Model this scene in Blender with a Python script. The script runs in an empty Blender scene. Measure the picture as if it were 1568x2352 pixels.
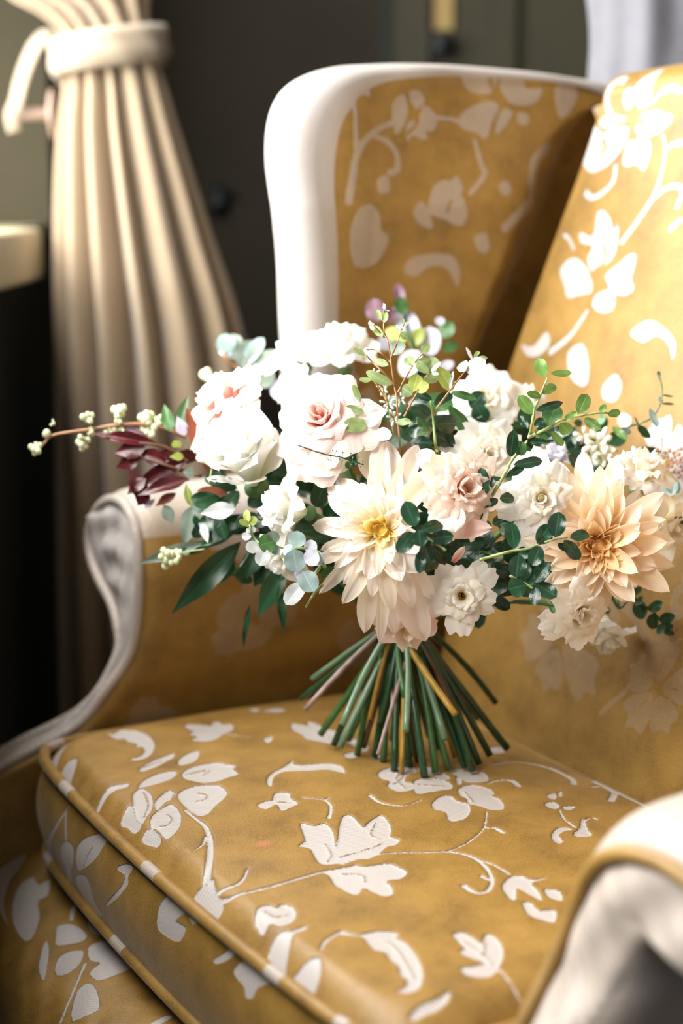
import bpy, math, random
import numpy as np
from mathutils import Vector, Matrix, Quaternion

random.seed(7)
rng = np.random.default_rng(7)
scene = bpy.context.scene
COL = scene.collection

# ------------------------------------------------------------------ camera
SEAT = 0.46                      # height of the seat cushion's top
CAM_H = SEAT + 0.5685
PITCH = 0.19243
FPX = 3800.0                     # focal length in pixels of the 1568 x 2352 frame
cam_d = bpy.data.cameras.new('camera')
cam = bpy.data.objects.new('camera', cam_d)
COL.objects.link(cam)
cam.location = (0, 0, CAM_H)
cam.rotation_euler = (math.pi / 2 - PITCH, 0, 0)
cam_d.sensor_fit = 'VERTICAL'
cam_d.sensor_height = 36.0
cam_d.sensor_width = 24.0
cam_d.lens = FPX / 2352.0 * 36.0
cam_d.clip_start = 0.02
cam_d.dof.use_dof = True
cam_d.dof.focus_distance = 1.47
cam_d.dof.aperture_fstop = 2.3
scene.camera = cam

# ------------------------------------------------------------------ light
world = bpy.data.worlds.new('world')
scene.world = world
world.use_nodes = True
wn = world.node_tree.nodes
wn['Background'].inputs[0].default_value = (0.93, 0.95, 1.0, 1)
wn['Background'].inputs[1].default_value = 0.37

def area_light(name, loc, target, sx, sy, power, color):
    d = bpy.data.lights.new(name, 'AREA')
    d.shape = 'RECTANGLE'
    d.size = sx
    d.size_y = sy
    d.energy = power
    d.color = color
    o = bpy.data.objects.new(name, d)
    COL.objects.link(o)
    o.location = loc
    o.rotation_euler = (Vector(target) - Vector(loc)).to_track_quat('-Z', 'Y').to_euler()
    return o

# daylight standing in the window opening of the left wall
area_light('window_daylight', (-0.80, 1.42, 1.48), (0.30, 1.42, 0.95), 2.1, 0.95, 118, (1.0, 0.975, 0.94))

vs = scene.view_settings
vs.view_transform = 'Standard'
vs.look = 'None'
vs.gamma = 1.0
vs.use_curve_mapping = False
vs.exposure = 0.35

# ------------------------------------------------------------------ coordinates
TH = 3.65462
TX, TY = 0.23383, 1.63383
FW = np.array([math.cos(TH), math.sin(TH)])
LT = np.array([math.sin(TH), -math.cos(TH)])

def ray(x, y):
    a = (x - 784.0) / FPX
    b = -(y - 1176.0) / FPX
    return np.array([a, math.cos(PITCH) + b * math.sin(PITCH), -math.sin(PITCH) + b * math.cos(PITCH)])

def P(x, y, d):
    """world point at depth d along the sight line of photograph pixel (x, y)"""
    return np.array([0, 0, CAM_H]) + ray(x, y) * d

def to_chair(p):
    d = np.array([p[0] - TX, p[1] - TY])
    return np.array([d @ FW, d @ LT, p[2] - SEAT])

def to_world(u, v, z):
    a = u * FW + v * LT
    return np.array([TX + a[0], TY + a[1], z + SEAT])

def on_plane(x, y, nrm, val):
    """chair coordinates (u, v, z) where the sight line meets n.(u,v,z) = val; also the depth"""
    o = to_chair(np.array([0, 0, CAM_H]))
    e = to_chair(np.array([0, 0, CAM_H]) + ray(x, y)) - o
    t = (val - o @ nrm) / (e @ nrm)
    return o + t * e, t

# ------------------------------------------------------------------ mesh helpers
def mk(name, V, Fc, mat=None, parent=None, smooth=True, uv=None, attr=None):
    me = bpy.data.meshes.new(name)
    me.from_pydata([tuple(map(float, p)) for p in V], [], [tuple(map(int, f)) for f in Fc])
    if smooth:
        me.polygons.foreach_set('use_smooth', [True] * len(me.polygons))
    if uv is not None:
        l = me.uv_layers.new(name='UVMap')
        idx = np.zeros(len(me.loops), dtype=np.int32)
        me.loops.foreach_get('vertex_index', idx)
        l.data.foreach_set('uv', np.asarray(uv, dtype=np.float32)[idx].ravel())
    if attr is not None:
        attr.setdefault('pat_strength', np.ones(len(V)))
        for k, val in attr.items():
            a = me.attributes.new(k, 'FLOAT', 'POINT')
            a.data.foreach_set('value', np.asarray(val, dtype=np.float32))
    if mat is not None:
        me.materials.append(mat)
    me.update()
    o = bpy.data.objects.new(name, me)
    COL.objects.link(o)
    if parent is not None:
        o.parent = parent
    return o

def inst(name, me, parent, mw):
    o = bpy.data.objects.new(name, me)
    COL.objects.link(o)
    o.parent = parent
    o.matrix_local = mw
    return o

def empty(name, loc, rz=0.0):
    o = bpy.data.objects.new(name, None)
    COL.objects.link(o)
    o.location = loc
    o.rotation_euler = (0, 0, rz)
    o.empty_display_size = 0.05
    return o

def tag(o, label=None, cat=None, group=None, kind=None):
    if label: o['label'] = label
    if cat: o['category'] = cat
    if group: o['group'] = group
    if kind: o['kind'] = kind
    return o

def grid_faces(n, m, wrap_n=False, wrap_m=False, flip=False, off=0):
    f = []
    for i in range(n if wrap_n else n - 1):
        for j in range(m if wrap_m else m - 1):
            a = i * m + j
            b = ((i + 1) % n) * m + j
            c = ((i + 1) % n) * m + (j + 1) % m
            d = i * m + (j + 1) % m
            f.append((off + a, off + d, off + c, off + b) if flip else (off + a, off + b, off + c, off + d))
    return f

class MB:
    def __init__(s):
        s.V = []; s.F = []
    def add(s, V, F):
        o = len(s.V)
        s.V += [tuple(p) for p in V]
        s.F += [tuple(i + o for i in f) for f in F]
    def box(s, x0, x1, y0, y1, z0, z1):
        V = [(x, y, z) for x in (x0, x1) for y in (y0, y1) for z in (z0, z1)]
        s.add(V, [(0, 1, 3, 2), (4, 6, 7, 5), (0, 4, 5, 1), (2, 3, 7, 6), (0, 2, 6, 4), (1, 5, 7, 3)])
    def tube(s, pts, r, n=8, cap=True):
        pts = [np.array(p, float) for p in pts]
        k = len(pts)
        rr = r if hasattr(r, '__len__') else [r] * k
        up = np.array([0.31, 0.17, 0.93])
        V = []
        for i, p in enumerate(pts):
            t = pts[min(i + 1, k - 1)] - pts[max(i - 1, 0)]
            t = t / (np.linalg.norm(t) + 1e-12)
            a = np.cross(t, up)
            if np.linalg.norm(a) < 1e-3:
                a = np.cross(t, (1, 0, 0))
            a /= np.linalg.norm(a)
            b = np.cross(t, a)
            for j in range(n):
                w = 2 * math.pi * j / n
                V.append(p + rr[i] * (a * math.cos(w) + b * math.sin(w)))
        F = grid_faces(k, n, wrap_m=True)
        if cap:
            F += [tuple(range(n)), tuple((k - 1) * n + j for j in range(n))[::-1]]
        s.add(V, F)
    def ball(s, c, r, n=8, m=6, sc=(1, 1, 1)):
        V = []
        for i in range(m + 1):
            th = math.pi * i / m
            for j in range(n):
                ph = 2 * math.pi * j / n
                V.append((c[0] + r * sc[0] * math.sin(th) * math.cos(ph), c[1] + r * sc[1] * math.sin(th) * math.sin(ph), c[2] + r * sc[2] * math.cos(th)))
        s.add(V, grid_faces(m + 1, n, wrap_m=True, flip=True))
    def build(s, name, mat, parent=None, smooth=True, attr=None):
        return mk(name, s.V, s.F, mat, parent, smooth, attr=attr)

def catmull(pts, k=4, closed=False):
    pts = np.asarray(pts, float)
    n = len(pts)
    out = []
    rngi = range(n) if closed else range(n - 1)
    for i in rngi:
        if closed:
            p0, p1, p2, p3 = pts[(i - 1) % n], pts[i], pts[(i + 1) % n], pts[(i + 2) % n]
        else:
            p0, p1, p2, p3 = pts[max(i - 1, 0)], pts[i], pts[i + 1], pts[min(i + 2, n - 1)]
        for q in range(k):
            t = q / k
            out.append(0.5 * ((2 * p1) + (-p0 + p2) * t + (2 * p0 - 5 * p1 + 4 * p2 - p3) * t * t + (-p0 + 3 * p1 - 3 * p2 + p3) * t ** 3))
    if not closed:
        out.append(pts[-1])
    return np.array(out)

# ------------------------------------------------------------------ material helpers
def new_mat(name):
    m = bpy.data.materials.new(name)
    m.use_nodes = True
    nt = m.node_tree
    nt.nodes.clear()
    out = nt.nodes.new('ShaderNodeOutputMaterial')
    return m, nt, out

def N(nt, t, **kw):
    n = nt.nodes.new(t)
    for k, v in kw.items():
        setattr(n, k, v)
    return n

def ramp(nt, stops, interp='LINEAR'):
    r = N(nt, 'ShaderNodeValToRGB')
    r.color_ramp.interpolation = interp
    e = r.color_ramp.elements
    while len(e) < len(stops):
        e.new(0.5)
    for i, (p, c) in enumerate(stops):
        e[i].position = p
        e[i].color = (c[0], c[1], c[2], 1) if len(c) == 3 else c
    return r

def plain(name, col, rough=0.6, noise=0.12, scale=30, metal=0.0, bump=0.0, sheen=0.0, spec=0.5):
    m, nt, out = new_mat(name)
    b = N(nt, 'ShaderNodeBsdfPrincipled')
    tc = N(nt, 'ShaderNodeTexCoord')
    nz = N(nt, 'ShaderNodeTexNoise')
    nz.inputs['Scale'].default_value = scale
    nz.inputs['Detail'].default_value = 4
    nt.links.new(tc.outputs['Object'], nz.inputs['Vector'])
    lo = [c * (1 - noise) for c in col]
    hi = [min(1, c * (1 + noise)) for c in col]
    r = ramp(nt, [(0.3, lo), (0.7, hi)])
    nt.links.new(nz.outputs['Fac'], r.inputs[0])
    nt.links.new(r.outputs[0], b.inputs['Base Color'])
    b.inputs['Roughness'].default_value = rough
    b.inputs['Metallic'].default_value = metal
    b.inputs['Sheen Weight'].default_value = sheen
    b.inputs['Specular IOR Level'].default_value = spec
    if bump:
        bp = N(nt, 'ShaderNodeBump')
        bp.inputs['Strength'].default_value = bump
        bp.inputs['Distance'].default_value = 0.002
        nt.links.new(nz.outputs['Fac'], bp.inputs['Height'])
        nt.links.new(bp.outputs[0], b.inputs['Normal'])
    nt.links.new(b.outputs[0], out.inputs[0])
    return m

def fabric_mat(name, gold=(0.262, 0.142, 0.024), pale=(0.46, 0.42, 0.40)):
    """cut velvet: gold pile around flat pale woven flowers; 'pat' is the distance into a flower"""
    m, nt, out = new_mat(name)
    L = nt.links.new
    b = N(nt, 'ShaderNodeBsdfPrincipled')
    at = N(nt, 'ShaderNodeAttribute', attribute_name='pat')
    tc = N(nt, 'ShaderNodeTexCoord')
    # frayed flower edges
    ez = N(nt, 'ShaderNodeTexNoise'); ez.inputs['Scale'].default_value = 420; ez.inputs['Detail'].default_value = 2
    L(tc.outputs['Object'], ez.inputs['Vector'])
    em = N(nt, 'ShaderNodeMath', operation='MULTIPLY_ADD'); em.inputs[1].default_value = 0.0022; em.inputs[2].default_value = -0.0011
    L(ez.outputs['Fac'], em.inputs[0])
    ad = N(nt, 'ShaderNodeMath', operation='ADD')
    L(at.outputs['Fac'], ad.inputs[0]); L(em.outputs[0], ad.inputs[1])
    mr = N(nt, 'ShaderNodeMapRange', interpolation_type='SMOOTHSTEP')
    mr.inputs[1].default_value = -0.0005; mr.inputs[2].default_value = 0.0005
    L(ad.outputs[0], mr.inputs[0])
    fa = N(nt, 'ShaderNodeAttribute', attribute_name='pat_strength')
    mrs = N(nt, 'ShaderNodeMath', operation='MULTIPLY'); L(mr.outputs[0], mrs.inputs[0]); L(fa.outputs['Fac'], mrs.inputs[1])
    # nap mottling of the pile
    n1 = N(nt, 'ShaderNodeTexNoise'); n1.inputs['Scale'].default_value = 22; n1.inputs['Detail'].default_value = 5; n1.inputs['Roughness'].default_value = 0.62
    L(tc.outputs['Object'], n1.inputs['Vector'])
    n2 = N(nt, 'ShaderNodeTexNoise'); n2.inputs['Scale'].default_value = 650; n2.inputs['Detail'].default_value = 2
    L(tc.outputs['Object'], n2.inputs['Vector'])
    mx = N(nt, 'ShaderNodeMix', data_type='FLOAT'); mx.inputs[0].default_value = 0.42
    L(n1.outputs['Fac'], mx.inputs[2]); L(n2.outputs['Fac'], mx.inputs[3])
    rg = ramp(nt, [(0.36, [c * 0.60 for c in gold]), (0.5, gold), (0.66, (gold[0] * 1.28, gold[1] * 1.36, gold[2] * 1.75))])
    L(mx.outputs[0], rg.inputs[0])
    # ribbed weave of the pale flowers
    wv = N(nt, 'ShaderNodeTexWave', wave_type='BANDS', bands_direction='DIAGONAL')
    wv.inputs['Scale'].default_value = 150; wv.inputs['Distortion'].default_value = 0.3
    L(tc.outputs['Object'], wv.inputs['Vector'])
    rp = ramp(nt, [(0.0, [c * 0.80 for c in pale]), (0.55, pale), (1.0, [min(1, c * 1.05) for c in pale])])
    L(wv.outputs['Fac'], rp.inputs[0])
    cm = N(nt, 'ShaderNodeMix', data_type='RGBA')
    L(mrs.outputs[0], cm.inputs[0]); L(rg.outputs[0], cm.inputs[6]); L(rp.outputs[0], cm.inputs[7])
    sa = N(nt, 'ShaderNodeAttribute', attribute_name='stain')
    sm_ = N(nt, 'ShaderNodeMix', data_type='RGBA'); sm_.inputs[7].default_value = (0.50, 0.17, 0.10, 1)
    L(sa.outputs['Fac'], sm_.inputs[0]); L(cm.outputs[2], sm_.inputs[6]); L(sm_.outputs[2], b.inputs['Base Color'])
    rr = N(nt, 'ShaderNodeMapRange'); rr.inputs[3].default_value = 0.52; rr.inputs[4].default_value = 0.50
    L(mrs.outputs[0], rr.inputs[0]); L(rr.outputs[0], b.inputs['Roughness'])
    b.inputs['Specular IOR Level'].default_value = 0.6
    b.inputs['Sheen Weight'].default_value = 0.2
    b.inputs['Sheen Roughness'].default_value = 0.3
    b.inputs['Sheen Tint'].default_value = (1.0, 0.91, 0.78, 1)
    h1 = N(nt, 'ShaderNodeMath', operation='MULTIPLY_ADD'); h1.inputs[1].default_value = -1.0
    h2 = N(nt, 'ShaderNodeMath', operation='MULTIPLY'); h2.inputs[1].default_value = 0.35
    L(n2.outputs['Fac'], h2.inputs[0]); L(mrs.outputs[0], h1.inputs[0]); L(h2.outputs[0], h1.inputs[2])
    bp = N(nt, 'ShaderNodeBump'); bp.inputs['Strength'].default_value = 0.75; bp.inputs['Distance'].default_value = 0.0016
    L(h1.outputs[0], bp.inputs['Height']); L(bp.outputs[0], b.inputs['Normal'])
    L(b.outputs[0], out.inputs[0])
    return m

def petal_mat(name, base, mid, tip, trans=0.38, ruff=0.5):
    """soft petal; colour runs from the petal's base to its tip (UV y)"""
    m, nt, out = new_mat(name)
    L = nt.links.new
    uv = N(nt, 'ShaderNodeUVMap'); uv.uv_map = 'UVMap'
    sx = N(nt, 'ShaderNodeSeparateXYZ'); L(uv.outputs[0], sx.inputs[0])
    oi = N(nt, 'ShaderNodeObjectInfo')
    j = N(nt, 'ShaderNodeMath', operation='MULTIPLY_ADD'); j.inputs[1].default_value = 0.37; j.inputs[2].default_value = -0.08
    L(oi.outputs['Random'], j.inputs[0])
    ad = N(nt, 'ShaderNodeMath', operation='ADD'); L(sx.outputs[1], ad.inputs[0]); L(j.outputs[0], ad.inputs[1])
    r = ramp(nt, [(0.05, base), (0.45, mid), (0.95, tip)])
    L(ad.outputs[0], r.inputs[0])
    # fine veins along the petal
    vm = N(nt, 'ShaderNodeMapping'); vm.inputs['Scale'].default_value = (26, 1.5, 1)
    L(uv.outputs[0], vm.inputs['Vector'])
    nz = N(nt, 'ShaderNodeTexNoise'); nz.inputs['Scale'].default_value = 1.0; nz.inputs['Detail'].default_value = 3
    L(vm.outputs[0], nz.inputs['Vector'])
    bp = N(nt, 'ShaderNodeBump'); bp.inputs['Strength'].default_value = 0.35; bp.inputs['Distance'].default_value = 0.0012
    L(nz.outputs['Fac'], bp.inputs['Height'])
    d = N(nt, 'ShaderNodeBsdfPrincipled')
    d.inputs['Roughness'].default_value = ruff
    d.inputs['Specular IOR Level'].default_value = 0.25
    L(r.outputs[0], d.inputs['Base Color']); L(bp.outputs[0], d.inputs['Normal'])
    t = N(nt, 'ShaderNodeBsdfTranslucent')
    L(r.outputs[0], t.inputs[0])
    x = N(nt, 'ShaderNodeMixShader'); x.inputs[0].default_value = trans
    L(d.outputs[0], x.inputs[1]); L(t.outputs[0], x.inputs[2]); L(x.outputs[0], out.inputs[0])
    return m

def leaf_mat(name, col, back=None, rough=0.35, trans=0.18, vein=1.5, spec=0.5):
    m, nt, out = new_mat(name)
    L = nt.links.new
    back = back or [min(1, c * 1.5 + 0.02) for c in col]
    uv = N(nt, 'ShaderNodeUVMap'); uv.uv_map = 'UVMap'
    sx = N(nt, 'ShaderNodeSeparateXYZ'); L(uv.outputs[0], sx.inputs[0])
    # midrib at u = 0.5
    s1 = N(nt, 'ShaderNodeMath', operation='SUBTRACT'); s1.inputs[1].default_value = 0.5; L(sx.outputs[0], s1.inputs[0])
    s2 = N(nt, 'ShaderNodeMath', operation='ABSOLUTE'); L(s1.outputs[0], s2.inputs[0])
    rib = ramp(nt, [(0.0, (1, 1, 1)), (0.045, (0, 0, 0))]); L(s2.outputs[0], rib.inputs[0])
    oi = N(nt, 'ShaderNodeObjectInfo')
    rv = ramp(nt, [(0.0, [c * 0.72 for c in col]), (0.6, col), (1.0, [min(1, c * 1.35) for c in col])])
    L(oi.outputs['Random'], rv.inputs[0])
    g = N(nt, 'ShaderNodeNewGeometry')
    bk = N(nt, 'ShaderNodeMix', data_type='RGBA'); bk.inputs[7].default_value = (*back, 1)
    L(g.outputs['Backfacing'], bk.inputs[0]); L(rv.outputs[0], bk.inputs[6])
    cm = N(nt, 'ShaderNodeMix', data_type='RGBA'); cm.inputs[7].default_value = (min(1, col[0] * vein + 0.02), min(1, col[1] * vein + 0.03), min(1, col[2] * vein + 0.01), 1)
    L(rib.outputs[0], cm.inputs[0]); L(bk.outputs[2], cm.inputs[6])
    nz = N(nt, 'ShaderNodeTexNoise'); nz.inputs['Scale'].default_value = 9; L(uv.outputs[0], nz.inputs['Vector'])
    bp = N(nt, 'ShaderNodeBump'); bp.inputs['Strength'].default_value = 0.25; bp.inputs['Distance'].default_value = 0.001
    L(nz.outputs['Fac'], bp.inputs['Height'])
    d = N(nt, 'ShaderNodeBsdfPrincipled'); d.inputs['Roughness'].default_value = rough
    d.inputs['Specular IOR Level'].default_value = spec
    L(cm.outputs[2], d.inputs['Base Color']); L(bp.outputs[0], d.inputs['Normal'])
    t = N(nt, 'ShaderNodeBsdfTranslucent'); L(cm.outputs[2], t.inputs[0])
    x = N(nt, 'ShaderNodeMixShader'); x.inputs[0].default_value = trans
    L(d.outputs[0], x.inputs[1]); L(t.outputs[0], x.inputs[2]); L(x.outputs[0], out.inputs[0])
    return m

FAB = fabric_mat('gold_cut_velvet')
M_WALL = plain('olive_wall_paint', (0.023, 0.0165, 0.0085), 0.85, 0.10, 6)
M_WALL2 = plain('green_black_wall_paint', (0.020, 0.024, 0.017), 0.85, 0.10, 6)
M_REVEAL = plain('reveal_paint', (0.046, 0.037, 0.015), 0.8, 0.08, 5)
M_SILL = plain('cream_sill_paint', (0.46, 0.41, 0.28), 0.5, 0.05, 8)
M_DOOR = plain('olive_door_paint', (0.037, 0.032, 0.0135), 0.6, 0.08, 8)
M_DOORD = plain('dark_gap_paint', (0.02, 0.022, 0.017), 0.8, 0.1, 8)
M_BRASS = plain('aged_brass', (0.42, 0.30, 0.12), 0.45, 0.1, 20, metal=0.4)
M_DARKM = plain('dark_iron', (0.014, 0.018, 0.022), 0.5, 0.2, 20)
M_FLOOR = plain('dark_floorboard', (0.030, 0.024, 0.017), 0.5, 0.25, 5)
M_CEIL = plain('ceiling_paint', (0.40, 0.36, 0.28), 0.9, 0.04, 4)
M_WOOD = plain('walnut_leg', (0.07, 0.035, 0.015), 0.35, 0.3, 14)
M_LINEN = plain('beige_linen', (0.33, 0.25, 0.165), 0.9, 0.07, 260, bump=0.25, sheen=0.25)
M_TIE = plain('tieback_linen', (0.31, 0.25, 0.18), 0.9, 0.07, 240, bump=0.25, sheen=0.25)
M_PINKWOOD = plain('pale_holdback_wood', (0.36, 0.26, 0.21), 0.45, 0.1, 30)
M_CLOTH = plain('cool_white_cotton', (0.155, 0.155, 0.175), 0.9, 0.04, 60, sheen=0.2)
# ------------------------------------------------------------------ floral pattern (distance fields on the cloth)
def sd_poly(Q, poly):
    d = np.full(len(Q), 1e9)
    inside = np.zeros(len(Q), bool)
    n = len(poly)
    for i in range(n):
        a = poly[i]; b = poly[(i + 1) % n]
        e = b - a
        w = Q - a
        t = np.clip((w @ e) / (e @ e + 1e-15), 0, 1)
        d = np.minimum(d, ((w - t[:, None] * e) ** 2).sum(1))
        c = ((a[1] > Q[:, 1]) != (b[1] > Q[:, 1]))
        if abs(e[1]) > 1e-12:
            inside ^= c & (Q[:, 0] < e[0] * (Q[:, 1] - a[1]) / e[1] + a[0])
    d = np.sqrt(d)
    return np.where(inside, d, -d)

def sd_line(Q, pts, r0, r1):
    n = len(pts)
    best = np.full(len(Q), -1e9)
    for i in range(n - 1):
        a = pts[i]; b = pts[i + 1]
        e = b - a
        w = Q - a
        t = np.clip((w @ e) / (e @ e + 1e-15), 0, 1)
        d = np.sqrt(((w - t[:, None] * e) ** 2).sum(1))
        r = r0 + (r1 - r0) * (i + t) / (n - 1)
        best = np.maximum(best, r - d)
    return best

class Pattern:
    """flowers in one flat cloth plane: polygons, tapering strokes and cut lines, in metres"""
    def __init__(s, plane=None, axes=(0, 1)):
        s.add = []; s.cut = []; s.plane = plane; s.axes = axes
    def m(s, pts):
        out = []
        for x, y in pts:
            c, t = on_plane(x, y, np.array(s.plane[0], float), s.plane[1])
            out.append((c[s.axes[0]], c[s.axes[1]]))
        return np.array(out)
    def scale(s, x, y):
        return on_plane(x, y, np.array(s.plane[0], float), s.plane[1])[1] / FPX
    def poly(s, pts):
        s.add.append(('p', catmull(s.m(pts), 3, True)))
    def stroke(s, pts, r0, r1=None):
        k = s.scale(*pts[0])
        r1 = r0 if r1 is None else r1
        s.add.append(('l', catmull(s.m(pts), 4), r0 * k * 1.1, r1 * k * 1.1))
    def vein(s, pts, r=2.0):
        k = s.scale(*pts[0])
        s.cut.append(('l', catmull(s.m(pts), 4), r * k, r * k))
    def blossom(s, cx, cy, R, rot, n=5, stem=True):
        for i in range(n):
            a = rot + 2 * math.pi * i / n
            d = np.array([math.cos(a), math.sin(a)]); e = np.array([-d[1], d[0]])
            c = np.array([cx, cy])
            f = 0.75 + 0.35 * ((i * 7) % 3) / 2
            pts = [c + d * R * .12, c + d * R * .45 * f + e * R * .26, c + d * R * .8 * f + e * R * .33, c + d * R * .85 * f + e * R * .1,
                   c + d * R * 1.02 * f, c + d * R * .86 * f - e * R * .12, c + d * R * .78 * f - e * R * .34, c + d * R * .42 * f - e * R * .24]
            s.add.append(('p', catmull(pts, 3, True)))
            s.cut.append(('l', np.array([c + d * R * .25, c + d * R * .5 * f + e * R * .05]), R * .02, R * .02))
        if stem:
            a = rot + math.pi / n
            t = np.linspace(0, 1, 14)
            q = np.stack([cx + R * (.3 + 1.7 * t) * np.cos(a + 1.3 * t), cy + R * (.3 + 1.7 * t) * np.sin(a + 1.3 * t)], 1)
            s.add.append(('l', q, R * .05, R * .09))
            c2 = q[9]
            t = np.linspace(0, 4.4, 12)
            q2 = np.stack([c2[0] + R * .3 * (1 - np.cos(t)) * np.exp(-t * .12), c2[1] + R * .3 * np.sin(t) * np.exp(-t * .12)], 1)
            s.add.append(('l', q2, R * .05, R * .1))
    def ev(s, Q):
        Q = np.asarray(Q, float)
        val = np.full(len(Q), -0.02)
        def run(sh, idx):
            return sd_poly(Q[idx], sh[1]) if sh[0] == 'p' else sd_line(Q[idx], sh[1], sh[2], sh[3])
        for sh in s.add:
            lo = sh[1].min(0) - 0.02; hi = sh[1].max(0) + 0.02
            idx = np.where((Q[:, 0] > lo[0]) & (Q[:, 0] < hi[0]) & (Q[:, 1] > lo[1]) & (Q[:, 1] < hi[1]))[0]
            if len(idx):
                val[idx] = np.maximum(val[idx], run(sh, idx))
        for sh in s.cut:
            lo = sh[1].min(0) - 0.012; hi = sh[1].max(0) + 0.012
            idx = np.where((Q[:, 0] > lo[0]) & (Q[:, 0] < hi[0]) & (Q[:, 1] > lo[1]) & (Q[:, 1] < hi[1]))[0]
            if len(idx):
                val[idx] = np.minimum(val[idx], -run(sh, idx))
        return np.clip(val, -0.02, 0.02)

def c6(*a): return [(x / 2.0, 1640 + y / 2.0) for x, y in a]
def c7(*a): return [(784 + x / 2.0, 1640 + y / 2.0) for x, y in a]
def cb(*a): return [(1150 + x / 2.6124, 160 + y / 2.6124) for x, y in a]
def cw(*a): return [(620 + x / 1.654, 100 + y / 1.654) for x, y in a]

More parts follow.
